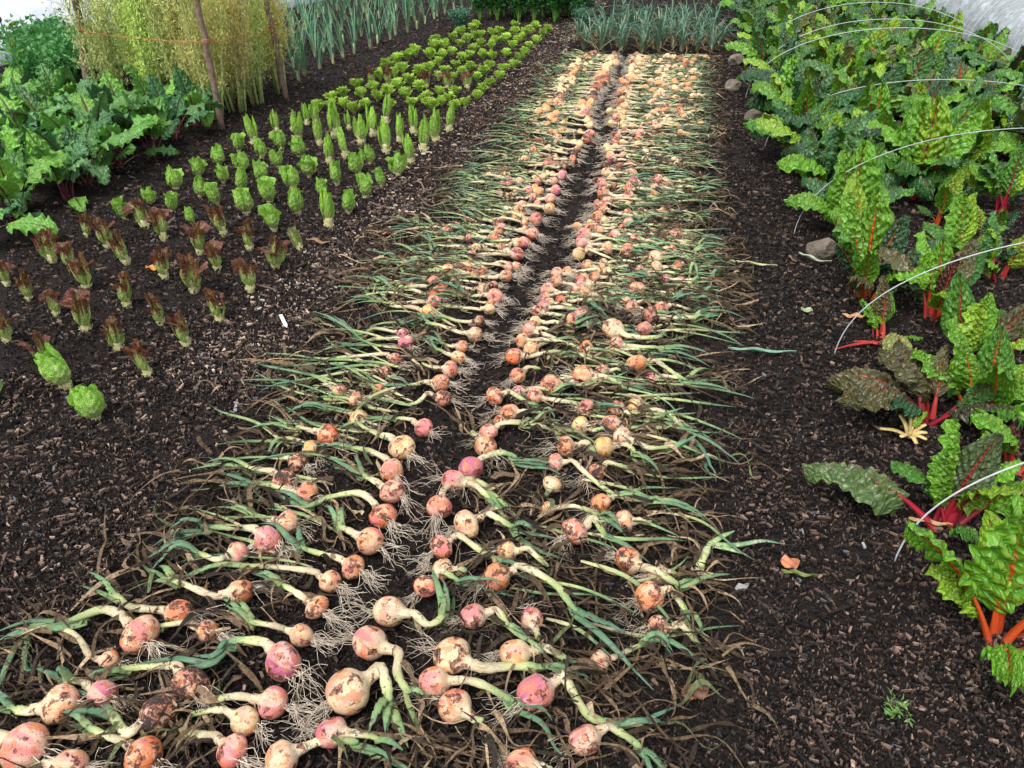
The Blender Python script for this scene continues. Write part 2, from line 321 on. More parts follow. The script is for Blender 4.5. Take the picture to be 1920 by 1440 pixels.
# ---- bark and wood chips over the paths and thinly over the beds: nobody could count them
def zone(x, y):
    """chip density 0..1 and lightness"""
    d = np.full(x.shape, .32); l = np.full(x.shape, .35)
    path = (x > -1.78) & (x < -1.28); d[path] = 1.; l[path] = .8
    path = (x > -1.9) & (x <= -1.7) | (y < 2.0) & (x < -1.3); d[path] = .95; l[path] = .62
    path = (x > .28); d[path] = .95; l[path] = .5
    path = (x > .35) & (y > 2.2); d[path] = .8; l[path] = .3
    bed = (x > -.72) & (x < -.38); d[bed] = .3; l[bed] = .25
    bed = (x <= -.72) & (x > -1.28) | (x >= -.38) & (x < .28); d[bed] = .4; l[bed] = .22
    lb = (x < -1.9) & (x > -3.1) & (y > 2.2); l[lb] = .42; d[lb] = .45
    return d, l
def chips(N, smin, smax):
    # more per square metre close to the viewer's end of the garden, thinning with distance
    r = .55+14.5*rng.random(N)**1.8; th = rng.uniform(-1, 1, N)*(.72+.75*np.exp(-(r-.55)/1.0))
    x = np.sin(th)*r; y = np.cos(th)*r; x = x - .14*y
    d, l = zone(x, y); patch = .15+1.7*fbm(x*2.3+5, y*2.3, 4)
    k = rng.random(N) < d*patch; x, y, l, r = x[k], y[k], l[k], r[k]; n = len(x)
    sc = np.clip((r/2.2)**.45, .8, 1.9)
    L = (smin+(smax-smin)*rng.random(n)**3.4)*sc; Wd = np.minimum(L*rng.uniform(.12, .6, n), .012*sc); H = rng.uniform(.0012, .0035, n)*sc
    a = rng.normal(.0, 1.2, n); ca, sa = np.cos(a), np.sin(a)
    z = gz(x, y)+.006+rng.random(n)*.008
    px = rng.normal(0, .16, n); py = rng.normal(0, .2, n)
    cx = np.array([-1, 1, 1, -1])*.5; cy = np.array([-1, -1, 1, 1])*.5
    jx = cx+rng.uniform(-.16, .16, (n, 4)); e = rng.uniform(.15, 1.1, (n, 2)); jy = cy*e[:, [0, 1, 1, 0]]+rng.uniform(-.12, .12, (n, 4))
    lx = jx*L[:, None]; ly = jy*Wd[:, None]; lz = lx*px[:, None]+ly*py[:, None]
    wx = x[:, None]+lx*ca[:, None]-ly*sa[:, None]; wy = y[:, None]+lx*sa[:, None]+ly*ca[:, None]
    top = np.stack([wx, wy, z[:, None]+lz+H[:, None]], -1); bot = np.stack([wx, wy, z[:, None]+lz-.004], -1)
    V = np.concatenate([top, bot], 1).reshape(-1, 3)
    q = np.array([[0, 1, 2, 3], [0, 4, 5, 1], [1, 5, 6, 2], [2, 6, 7, 3], [3, 7, 4, 0]])
    Q = (np.arange(n)[:, None, None]*8+q).reshape(-1, 4)
    pal = np.array([(.007, .0055, .005), (.018, .0125, .011), (.045, .031, .025), (.10, .066, .051), (.19, .13, .098), (.29, .21, .155), (.48, .38, .29)])
    u = np.clip(rng.random(n)**(1.5-1.0*l)*(.80+.3*l), 0, .999)
    idx = np.searchsorted([.27, .50, .69, .84, .945, .985], u); c = pal[idx]*rng.uniform(.7, 1.3, (n, 1))
    c = np.where((rng.random(n) < .05)[:, None], c.mean(1)[:, None]*np.array([.95, 1., 1.1]), c)
    return V, Q, np.repeat(c, 8, 0)
a = chips(700000, .003, .022); b = chips(2600, .03, .085); V = np.vstack([a[0], b[0]]); Q = np.vstack([a[1], b[1]+len(a[0])])
kind(obj('wood_chips', mesh('wood_chips', V, Q, MAT['chips'], False, col=np.vstack([a[2], b[2]]))), 'stuff', 'brown and tan bark chips scattered over the dark soil')
# ================================================================== ONIONS
def bulb_mesh(seed):
    r = np.random.default_rng(seed); n, k = 30, 28
    x = np.r_[np.linspace(-.93, .75, 20), np.linspace(.82, 1.6, 10)]
    sh = r.uniform(.85, 1.25); el = np.sqrt(np.maximum(0, 1-(np.clip(x, -1, 1)/.97)**2))**1.0
    N = (.27+.34*np.exp(-np.maximum(x-.5, 0)**1.7/(.30*sh)))*np.clip((x+.25)/.6, 0, 1)
    rad = (el**3.2+N**3.2)**(1/3.2); rad[0] *= .35
    a = np.arange(k)*2*PI/k; A, Xx = np.meshgrid(a, x); Rr = rad[:, None]*np.ones(k)
    lump = 1+.10*np.cos(A*2+r.uniform(0, 6))*np.exp(-Xx**2)+.05*np.cos(A*3+r.uniform(0, 6))*np.exp(-(Xx-.2)**2*2)+.012*np.cos(A*11+Xx*3)+(.04*np.cos(A+r.uniform(0, 6)))
    Rr = Rr*lump; V = np.stack([Xx*r.uniform(.88, 1.05), Rr*np.cos(A)+.05*np.sin(Xx*2+seed), Rr*np.sin(A)], -1).reshape(-1, 3)
    i = np.arange(n-1)[:, None]; j = np.arange(k)[None]
    Q = np.stack([i*k+j, i*k+(j+1) % k, (i+1)*k+(j+1) % k, (i+1)*k+j], -1).reshape(-1, 4)
    V = np.vstack([V, [[-.97, 0, 0]]]); jj = np.arange(k); T3 = np.stack([(jj+1) % k, jj, np.full(k, n*k)], -1)
    uv = np.stack([np.abs(A/PI-1)*3, (Xx+1)/2.6], -1).reshape(-1, 2); uv = np.vstack([uv, [[0, 0]]])
    return mesh('onion_bulb', V, [Q, T3], MAT['bulb'], uvw=uv)
BULBS = [bulb_mesh(i) for i in range(16)]
OC = dict(o=(.66, .25, .1), O=(.66, .13, .04), p=(.64, .21, .2), u=(.45, .1, .2), c=(.72, .47, .26), y=(.64, .5, .17), k=(.5, .22, .12))
ONAME = dict(o='orange', O='bright red-orange', p='pink', u='purple-pink', c='cream', y='yellow', k='soil-caked')
# transcribed bulbs: (zoom origin x, y, scale, side, [(x, y, diameter, colour, path...)])
ONI = [
 (0, 960, 3, -1, [(1620,65,130,'c',(1440,45),(1280,15)),(1515,160,155,'p',(1400,110),(1200,110),(1000,125),(860,190)),(1340,230,125,'p',(1260,290),(1180,280),(1060,225),(920,270)),
  (1860,395,130,'c',(1760,370),(1500,330),(1250,320),(1020,390)),(1355,445,150,'o',(1280,490),(1170,520),(1000,430),(790,345)),(1010,570,150,'o',(920,580),(740,560),(650,500),(400,410)),
  (1785,535,130,'o',(1720,520),(1640,500),(1500,360)),(1700,695,130,'c',(1630,695),(1420,650),(1270,560)),(1170,670,130,'k',(1100,665),(900,680),(620,690)),
  (790,700,200,'o',(700,630),(600,600),(420,650),(160,690),(-60,780)),(620,840,110,'o',(540,845),(440,720),(290,660),(170,665),(110,940),(400,800),(640,735)),(1600,840,200,'u',(1490,770),(1300,780),(1200,870),(1000,860)),
  (1080,970,190,'k',(990,900),(800,900),(620,930),(470,960)),(580,1025,150,'u',(490,1000),(350,950),(240,900)),(345,1090,200,'c',(240,1140),(100,1120),(-80,1090)),
  (900,1130,190,'k',(840,1215),(760,1250),(620,1140),(470,1090)),(1540,1075,170,'p',(1420,1075),(1300,1080),(1120,1130)),(1380,1180,140,'c',(1310,1160),(1150,1160),(990,1200)),
  (1305,1350,170,'p',(1230,1300),(1100,1270),(940,1240)),(150,1320,240,'p',(30,1310),(-90,1290)),(815,1370,180,'O',(740,1340),(560,1270),(440,1210),(290,1210)),(400,1430,170,'c',(300,1450),(120,1440)),]),
 (640, 960, 3, 1, [(700,70,150,'c',(780,70),(900,100),(1050,150),(1250,200)),(560,200,130,'p',(620,190),(720,190),(820,260),(960,320),(1120,370)),(565,320,120,'c',(630,350),(720,355)),
  (470,420,130,'O',(540,390),(650,420),(840,490)),(930,220,120,'c',(1000,245),(1100,280),(1220,360)),(870,370,155,'o',(950,370),(1080,390),(1200,450),(1300,570),(1480,730),(1700,960)),
  (265,560,160,'c',(320,600),(400,680),(500,680),(600,580),(630,400)),(740,590,145,'p',(810,600),(900,650),(1000,740),(1100,800)),(1070,605,130,'u',(1090,690),(1100,730)),
  (160,735,185,'p',(250,800),(320,940),(400,1080),(520,1200)),(620,810,210,'c',(710,890),(820,930),(1000,905),(1340,890)),(975,800,170,'c',(1070,820),(1200,850),(1360,900)),
  (520,960,170,'p',(600,985),(800,1010),(950,1100),(1150,1190),(1230,1330)),(635,1090,165,'O',(700,1160),(800,1190)),(1090,1020,190,'u',(1190,1000),(1280,1100),(1400,1180),(1650,1210),(1910,1160)),
  (1365,1280,175,'p',(1450,1265),(1600,1290),(1680,1370),(1760,1500)),(1010,1420,160,'O',(1080,1460),(1130,1500)),(1450,840,120,'k',(1520,840),(1640,780),(1780,750),(2000,900)),
  (1610,275,150,'o',(1680,340),(1780,400),(1900,440),(2060,430)),(1770,350,95,'c',(1860,360),(1900,360)),(1730,480,145,'o',(1810,480),(1880,540),(2020,760)),(1780,655,140,'k',(1850,680),(1930,700),(2060,820)),
  (1310,115,145,'p',(1390,100),(1470,150),(1550,250)),(1590,55,120,'c',(1660,80),(1750,90)),(30,1010,225,'c',(110,1010),(190,1060),(260,1160),(310,1280)),(-60,1240,160,'u',(50,1280),(190,1290),(400,1400)),
  (-340,1390,180,'c',(-200,1350),(-60,1310),(150,1350),(330,1440)),]),
 (320, 600, 3, -1, [(1325,135,90,'u',(1260,115),(1150,125),(1060,160),(900,190)),(1310,85,75,'u',(1240,75),(1150,70),(1060,100),(880,0)),(1715,80,95,'c',(1640,95),(1500,60),(1300,20)),(1640,150,70,'o',(1560,160),(1440,90)),(1620,210,80,'y',(1530,205),(1420,160)),
  (1270,230,90,'k',(1200,215),(1000,225),(800,240),(540,240)),(1575,280,90,'p',(1500,295),(1380,240)),(1210,300,80,'k',(1150,300),(1000,310),(700,370),(260,385)),(1520,355,95,'o',(1450,375),(1350,380),(1200,340)),
  (1535,440,95,'k',(1470,450),(1370,490),(1180,470)),(950,405,90,'o',(870,390),(760,380)),(1175,395,75,'o',(1100,375),(1030,390)),(1040,450,100,'o',(950,465),(820,480)),(1060,560,105,'y',(980,525),(900,520),(680,530)),
  (1425,610,100,'p',(1350,590),(1250,570),(1120,590)),(890,650,115,'O',(820,655),(700,630),(600,590)),(1305,720,130,'y',(1220,680),(1100,640),(940,590)),(790,730,95,'y',(730,700),(640,700),(560,770)),(720,810,110,'k',(650,800),(530,790)),
  (640,910,140,'k',(560,880),(400,855),(180,880)),(1245,855,140,'o',(1200,790),(1100,755),(950,750),(790,770)),(770,980,130,'o',(700,990),(600,1000),(450,950),(170,915)),(1250,970,140,'p',(1170,955),(1080,890),(960,800)),(1200,1105,140,'O',(1140,1060),(1060,1015),(900,1035),(740,1080),(450,1010)),
  (1125,1245,145,'o',(1040,1240),(950,1190),(900,1080)),(1030,1390,130,'o',(930,1365),(700,1280),(640,1200)),]),
 (860, 600, 3, 1, [(870,55,120,'c',(910,110),(1000,140),(1100,130),(1420,60)),(1040,50,85,'u',(1100,60)),(400,55,80,'p',(460,75),(600,95)),(355,115,80,'o'),(405,170,90,'c',(480,150),(560,120),(700,130)),
  (310,205,100,'O',(390,230),(560,210),(800,230)),(715,165,90,'o',(800,205)),(885,135,80,'p'),(850,185,80,'y',(950,180),(1080,200),(1250,220)),(1000,250,105,'o',(1080,260),(1200,330),(1300,370),(1500,395)),
  (1085,325,70,'u'),(805,295,85,'p',(880,305)),(700,310,110,'o',(780,350),(900,380),(1100,410)),(515,365,115,'o',(590,385),(700,390),(900,330)),(330,315,85,'o',(380,300),(500,290)),(335,405,70,'u'),(430,430,90,'p'),
  (200,430,100,'O',(280,430),(400,490),(500,540)),(285,520,95,'o',(360,545),(480,550),(600,600)),(230,575,80,'o'),(165,635,95,'p',(250,600),(400,610),(480,580)),(155,710,130,'o',(100,680)),(720,495,95,'p',(800,510),(860,530)),
  (890,500,95,'O',(940,550)),(985,490,95,'y',(1060,530),(1180,560),(1280,640),(1560,800)),(680,600,110,'y',(760,640)),(855,590,105,'p',(930,620),(1050,640)),(765,590,55,'k'),(915,665,115,'c',(980,710),(1080,750),(1200,745),(1320,690)),
  (815,710,120,'y',(900,735),(1000,790),(1080,860)),(600,710,125,'o',(690,735),(790,800)),(545,800,100,'p',(620,820),(720,900),(850,1000),(1000,1025),(1320,1080)),(70,845,145,'u',(150,790),(250,780),(380,840),(520,850)),
  (770,860,110,'k',(850,830),(950,850),(1120,890)),(525,925,100,'y',(500,1000)),(-28,905,135,'p',(60,960),(150,1010),(250,1100)),(-110,1055,140,'p',(-70,960),(20,930),(150,960),(350,1130)),(800,1040,125,'o',(880,1010),(1000,1035),(1150,1060),(1310,1090)),(500,1060,85,'c'),]),
 (700, 400, 5.333, -1, [(1630,60,115,'p'),(1440,0,60,'o'),(1510,95,80,'y'),(1300,55,50,'o'),(1255,110,105,'k'),(1250,195,105,'o'),(1215,255,90,'O'),(1520,170,90,'c'),(1595,205,120,'p'),(1515,290,115,'p',(1400,285),(1230,310),(1000,370)),(1030,360,100,'c'),
  (985,430,120,'p'),(1440,410,120,'u'),(935,545,110,'o'),(740,590,150,'c',(600,610),(400,650),(300,640)),(1430,530,90,'c'),(1360,540,90,'p'),(1330,625,130,'o'),(1210,715,80,'k'),(610,690,120,'p'),(680,770,120,'O'),(1220,830,130,'p'),
  (1180,900,80,'O'),(610,830,110,'O'),(610,890,130,'p'),(1165,960,110,'y'),(540,990,130,'y'),(1065,1080,115,'k'),]),
 (700, 400, 5.333, 1, [(1835,600,120,'p'),(1830,680,110,'o'),(1740,770,130,'p'),(1715,830,90,'p'),(1870,880,110,'O'),(1760,890,90,'c'),(1700,940,120,'u'),(1640,985,120,'k'),(1620,1090,120,'y'),(1560,1170,130,'p'),]),
 (1020, 400, 5.333, 1, [(535,40,110,'o'),(460,90,60,'o'),(445,150,90,'O'),(405,220,130,'u'),(375,290,120,'u'),(450,370,100,'c'),(345,410,110,'y',(430,410),(520,430),(700,490),(860,580)),(430,530,120,'o'),(575,570,100,'c'),(500,640,110,'o'),(380,670,130,'O'),
  (230,590,100,'o'),(400,800,130,'o'),(365,1030,140,'p'),(265,1090,140,'o'),(705,215,100,'p'),(780,165,100,'o'),(840,110,120,'o'),(905,270,110,'p'),(1050,255,80,'p'),(1100,200,60,'c'),(1250,260,70,'O'),(1270,310,80,'c'),(1310,215,120,'k'),
  (1195,365,70,'p'),(1280,375,90,'o'),(630,350,120,'c'),(830,365,115,'O'),(1110,450,145,'c',(1200,450),(1380,460),(1500,550),(1600,740)),(1120,550,120,'c'),(1330,540,100,'O'),(860,680,100,'p'),(925,770,165,'O'),(950,580,110,'p'),(1210,670,110,'p'),
  (1355,680,90,'u'),(810,890,110,'y'),(880,950,140,'o'),(1190,830,80,'o'),(1170,960,130,'p',(1270,960),(1400,980),(1600,1020),(1850,1060)),(1060,1020,150,'k'),]),
 (860, 230, 7.385, -1, [(1820,40,90,'o'),(1820,160,120,'p'),(1765,235,120,'O'),(1380,210,110,'c'),(1350,280,80,'p'),(1600,280,80,'k'),(1680,300,90,'o'),(1650,370,90,'c'),(1600,430,100,'O'),(1580,510,120,'o'),(1460,590,130,'k'),(1030,400,120,'o'),(920,515,120,'y'),
  (1220,590,120,'o'),(1270,520,100,'o'),(1440,730,130,'u'),(1320,810,110,'c'),(1110,810,110,'p'),(1060,900,90,'p'),(970,945,110,'p'),(1345,940,140,'u'),(1270,1050,140,'p'),(1260,1190,140,'y'),(1030,1040,110,'p'),(890,1130,110,'p'),(830,1210,130,'o'),(1190,30,80,'p'),(1440,95,60,'o'),(1250,350,80,'p')]),
 (1080, 230, 7.385, 1, [(670,60,80,'o'),(670,115,90,'O'),(930,50,90,'u'),(1140,75,110,'c'),(520,160,80,'o'),(580,200,110,'p'),(880,150,130,'p'),(540,270,110,'o'),(640,280,90,'c'),(860,240,110,'o'),(860,305,100,'p'),(545,340,90,'o'),(820,385,110,'o'),(460,390,100,'o'),
  (470,460,110,'c'),(650,460,110,'c'),(505,530,110,'u'),(400,600,100,'o'),(600,600,90,'p'),(410,690,110,'c'),(480,770,110,'c'),(760,640,100,'k'),(780,710,130,'o'),(1125,795,140,'p'),(790,820,130,'u'),(350,820,110,'p'),(370,870,110,'u'),(375,960,170,'o'),
  (880,880,110,'o'),(720,920,150,'O'),(1080,905,120,'o'),(720,1045,150,'p'),(1080,1000,110,'o'),(1255,985,100,'c'),(430,1085,130,'p'),(720,1140,100,'o'),(290,1130,110,'p'),(360,1200,150,'O'),(290,1300,150,'o'),(1190,1240,120,'c'),(1320,1230,80,'c'),
  (1240,1300,80,'p'),(710,1250,120,'o'),(830,1250,90,'p'),(1160,480,80,'O')]),
]
onions = []
for ox, oy, sc, side, L in ONI:
    for e in L:
        x, y = ox+e[0]/sc, oy+e[1]/sc; D = e[2]/sc*(1.12 if sc > 3 else 1.03); P = at(x, y, 0); R = D*depth(P)/(2*FPX)
        R = min(max(R, .017), .056); P = at(x, y, R*.9)
        onions.append(dict(P=P, R=R, c=e[3], side=side, path=[at(ox+a/sc, oy+b/sc, .015) for a, b in e[4:]]))
# the farther end of both beds, laid in rows like the near end
far = []
for side, x0s, yr in ((-1, (-.70, -.98), (6.0, 9.05)), (1, (-.44, -.17, .06), (5.95, 9.1))):
    for li, x0 in enumerate(x0s):
        y = yr[0]+rng.uniform(0, .05)
        while y < yr[1]:
            R = rng.uniform(.027, .038); yy = (y-yr[0])/3
            c = rng.choice(list('yyyyccco' if yy > .25 else 'yycoopO')); xx = x0+rng.normal(0, .03+.025*li)
            z0 = R*.9; far.append(dict(P=np.array([xx, y, z0]), R=R, c=c, side=side, path=[])); y += rng.uniform(.045, .085)
far.sort(key=lambda o: o['P'][1])
NIND = 300-len(onions); onions += far; far = []
for side, lo, hi in ((-1, -1.08, -.66), (1, -.44, .12)):
    for _ in range(75):
        y = rng.uniform(2.9, 6.0); R = rng.uniform(.019, .028); onions.append(dict(P=np.array([rng.uniform(lo, hi), y, R*.8]), R=R, c=rng.choice(list('oopcuOkc')), side=side, path=[]))
onions.sort(key=lambda o: -o['R']/depth(o['P'])-(1 if o['path'] else 0)); far = onions[300:]; onions = onions[:300]
def onion_geo(o, full):
    """stem, leaves, roots of one onion in coordinates relative to its spot"""
    P, R, side = o['P'], o['R'], o['side']
    if o['path']:
        pts = [P] + [p+[0, 0, min(.028, R*.6)] for p in o['path']]
    else:
        edge = -1.42 if side < 0 else .36; Lm = min(rng.uniform(.26, .44), abs(edge-P[0])-.06+rng.uniform(-.06, .06)); Lm = max(Lm, .13)
        a = rng.normal(-.10 if side > 0 else .02, .22)+(0 if side > 0 else PI); b = a+rng.normal(0, .5)
        d1 = np.array([math.cos(a), math.sin(a), 0]); d2 = np.array([math.cos(b), math.sin(b), 0])
        q = P*[1, 1, 0]; pts = [P, q+d1*Lm*.25+[0, 0, .02+.02*rng.random()], q+d1*Lm*.5+[0, 0, .018+.02*rng.random()], q+d1*Lm*.55+d2*Lm*.45+[0, 0, .015]]
    d0 = pts[1]-P; L0 = np.linalg.norm(d0); ax = d0/L0; ax[2] = np.clip(ax[2], -.45, .2); ax /= np.linalg.norm(ax)
    st = P+ax*R*1.15
    rest = [p for p in pts[1:] if np.linalg.norm(p-P) > R*2.7]
    if not rest: rest = [P+ax*R*2.9]
    C_ = catmull([st, P+ax*R*1.9]+rest, 26); seg = np.linalg.norm(np.diff(C_, axis=0), axis=1).sum(); short = seg < .13
    C_[1:, 2] = np.maximum(C_[1:, 2]+.006*np.sin(np.linspace(0, 5, 25)+R*900), .008+np.linspace(R*.35, .004, 25))
    ns = 20 if short else max(10, int(26*(.48+.2*rng.random())))
    rs = (R*.30 if o['path'] else R*.38)*(1.05-.3*np.linspace(0, 1, ns)+.08*np.sin(np.linspace(0, 14, ns)+R*800)+rng.normal(0, .05, ns)); rs[-3:] *= [.95, .85, .6 if not short else .2]
    rs = np.minimum(rs, .0155)
    Vst, Qst, tst = tube(C_[:ns], rs, 10 if full else 6, .7, 0, .62)
    leaves = []
    nl = 0 if short else int(rng.integers(2, 5)); g = o.setdefault('green', rng.random())
    for i in range(nl):
        m = 16 if full else 9; a0 = C_[ns-3]; tail = C_[ns-3:]; T = tail[-1]-tail[0]; Lt = np.linalg.norm(T[:2])
        ext = Lt*rng.uniform(.5, 1.15)+(rng.uniform(-.02, .07) if o['path'] else rng.uniform(-.02, .03)); dirn = T/(Lt+1e-6); dirn[2] = 0; sdv = np.array([-dirn[1], dirn[0], 0])
        s = np.linspace(0, 1, m); k = np.clip((s*ext/Lt)*(len(tail)-1), 0, len(tail)-1); ki = k.astype(int)
        base = tail[ki] + dirn*np.maximum(s*ext-Lt, 0)[:, None]
        sp = rng.normal(0, .22)*ext; bend = rng.normal(0, .12)*ext
        base = base + sdv*(sp*s+bend*s**2.2)[:, None]; base[:, 2] = .010+.012*(nl-i)/nl+rng.uniform(-.006, .045)*np.sin(s*PI*rng.uniform(.5, 1.1))*(1 if full else .7)
        base[0] = a0; base[:, 2] = np.maximum(base[:, 2], .008)
        w = (1. if o['path'] else 1.3)*rng.uniform(.0058, .0098)*(R/.035)**.5*np.clip(1.15-.3*s, .3, 1.2)*(1-s**3.5*.93)*np.minimum(1, .75+s*2)
        leaves.append(tube(base, w, 8 if full else 5, .38, .5+.08*rng.random(), .8+.2*g))
    # roots fan out of the root plate on the far side from the neck
    nr = int(rng.integers(16, 32)) if full else 12; ms = 7 if full else 5; s = np.linspace(0, 1, ms)
    rl = rng.uniform(.03, .095, nr)*min(1.35, R/.033); ang = rng.normal(0, .5, nr)
    dx = np.stack([-ax[0]*np.cos(ang)+ax[1]*np.sin(ang), -ax[1]*np.cos(ang)-ax[0]*np.sin(ang), rng.normal(-.1, .35, nr)], -1)
    dx /= np.linalg.norm(dx, axis=1)[:, None]
    r0 = P-ax*R*.9 + rng.normal(0, R*.10, (nr, 3)); wob = rng.normal(0, .10, (nr, 1, 3))*np.sin(s*5+1)[None, :, None]+rng.normal(0, .12, (nr, 1, 3))*(s**2)[None, :, None]+rng.normal(0, .035, (nr, ms, 3))*s[None, :, None]
    Pr = r0[:, None]+(dx[:, None]*s[None, :, None]+wob)*rl[:, None, None]; Pr[..., 2] -= (s**2)[None]*(rl*.4)[:, None]; Pr[..., 2] = np.maximum(Pr[..., 2], .006+rng.random((nr, 1))*.006)
    Vr, Qr, tr = strands(Pr, np.broadcast_to((.00075+.0004*rng.random((nr, 1)))*(1-.5*s), (nr, ms))*(1 if full else 1.7), 3)
    return ax, (Vst, Qst, tst), leaves, (Vr, [Qr], tr), C_
# label facts: which line of the bed, and how far along it
def onion_line(o):
    x = o['P'][0]
    if o['side'] < 0: return 'gap side of the left bed' if x > -.86 else 'outer side of the left bed'
    return 'gap side of the right bed' if x < -.30 else ('middle of the right bed' if x < -.08 else 'outer side of the right bed')
def ordn(i):
    w = ['nearest', 'second', 'third', 'fourth', 'fifth', 'sixth', 'seventh', 'eighth', 'ninth', 'tenth', 'eleventh', 'twelfth']
    return w[i] if i < 12 else '%d%s' % (i+1, {1: 'st', 2: 'nd', 3: 'rd'}.get((i+1) % 10 if (i+1) % 100 not in (11, 12, 13) else 0, 'th'))
def along(i): return 'nearest the viewer' if i == 0 else ordn(i)+' from the front'
onions.sort(key=lambda o: o['P'][1]); cnt = {}
for o in onions:
    k = (o['c'], onion_line(o)); o['i'] = cnt.get(k, 0); cnt[k] = o['i']+1
dead_seeds = []
def tuv(g):
    V, Q, t = g; n = len(V)-2; k = int(np.argmax(np.abs(np.diff(t[:n])) > 1e-9))+1
    return np.stack([np.r_[np.abs(np.tile(np.arange(k)/k, n//k)*2-1), 0, 0], t], -1)
for n_, o in enumerate(onions):
    P, R = o['P'], o['R']; full = P[1] < 4.2
    ax, stem, leaves, roots, Cv = onion_geo(o, full)
    org = np.array([P[0], P[1], 0.]); ln = onion_line(o)
    lab = '%s onion, %s of its colour on the %s' % (ONAME[o['c']], 'nearest' if o['i'] == 0 else ordn(o['i'])+' nearest', ln)
    t = thing('onion', lab, 'onion', org, 0, 'onions pulled and laid out to dry in rows')
    bc = np.array(OC[o['c']])*rng.uniform(.85, 1.12, 3); dirt = {'k': 1., 'O': .6, 'o': .45, 'y': -.1, 'c': .05, 'p': .2, 'u': .15}[o['c']]+rng.normal(0, .2)
    b = obj('bulb', BULBS[n_ % 16], t, P-org, (*np.clip(bc, 0, .85), float(np.clip(dirt*.5, 0, 1))))
    q = Vector(ax).to_track_quat('X', 'Z'); b.rotation_euler = (q @ Euler((rng.uniform(0, 6.28), 0, 0)).to_quaternion()).to_euler()
    b.scale = (R*rng.uniform(.84, 1.12), R*rng.uniform(.94, 1.04), R*rng.uniform(.88, 1.02))
    al = float(np.clip(.86+.2*o['green'], .8, 1.06))
    obj('stem', mesh('onion_stem', stem[0]-org, stem[1], MAT['top'], t=stem[2], uvw=tuv(stem)), t, col=(1, 1, 1, al))
    for lf in leaves: obj('leaf', mesh('onion_leaf', lf[0]-org, lf[1], MAT['top'], t=lf[2], uvw=tuv(lf)), t, col=(1, 1, 1, al))
    obj('roots', mesh('onion_roots', roots[0]-org, roots[1], MAT['root']), t)
    dead_seeds.append((Cv, full))
# more onions at the far end than can be told apart
pb, ps, pr = [], [], []
bc_attr = []
for o in far:
    ax, stem, leaves, roots, Cv = onion_geo(o, False); dead_seeds.append((Cv, False))
    q = Vector(ax).to_track_quat('X', 'Z').to_matrix(); Vb = np.array([v.co[:] for v in BULBS[0].vertices]) if not pb else pb0
    pb0 = Vb; pb.append(((Vb*o['R']) @ np.array(q).T + o['P'], o)); ps += [stem]+leaves; pr.append(roots)
if far:
    qs = []; 
    n4 = np.array([p.vertices[:] for p in BULBS[0].polygons if len(p.vertices) == 4]); n3 = np.array([p.vertices[:] for p in BULBS[0].polygons if len(p.vertices) == 3])
    uvb = np.zeros(len(pb0)*3, np.float32); BULBS[0].attributes['uvw'].data.foreach_get('vector', uvb); uvb = uvb.reshape(-1, 3)
    nb = len(pb0); V = np.vstack([a for a, _ in pb]); K = len(pb)
    st, rt = join(ps), join(pr); n1, n2 = len(V), len(V)+len(st[0])
    Q4 = np.vstack([(n4[None]+np.arange(K)[:, None, None]*nb).reshape(-1, 4), [q for q in st[1] if q.shape[1] == 4][0]+n1, rt[1][0]+n2])
    Q3 = np.vstack([(n3[None]+np.arange(K)[:, None, None]*nb).reshape(-1, 3), [q for q in st[1] if q.shape[1] == 3][0]+n1])
    uv = np.vstack([np.tile(uvb, (K, 1)), np.zeros((len(st[0])+len(rt[0]), 3))]); tt = np.r_[np.zeros(n1), st[2], rt[2]]
    me = mesh('far_onions', np.vstack([V, st[0], rt[0]]), [Q4, Q3], None, uvw=uv, t=tt)
    for m_ in ('bulb', 'top2', 'root'): me.materials.append(MAT[m_])
    a4, b4, c4 = len(n4)*K, len([q for q in st[1] if q.shape[1] == 4][0]), len(rt[1][0]); a3 = len(n3)*K
    mi = np.concatenate([np.zeros(a4), np.ones(b4), np.full(c4, 2), np.zeros(a3), np.ones(len(Q3)-a3)]).astype(np.int32)
    me.polygons.foreach_set('material_index', mi)
    kind(obj('far_onions', me, col=(.6, .43, .14, .1)), 'stuff', 'mass of small yellow onions at the far end of both beds')
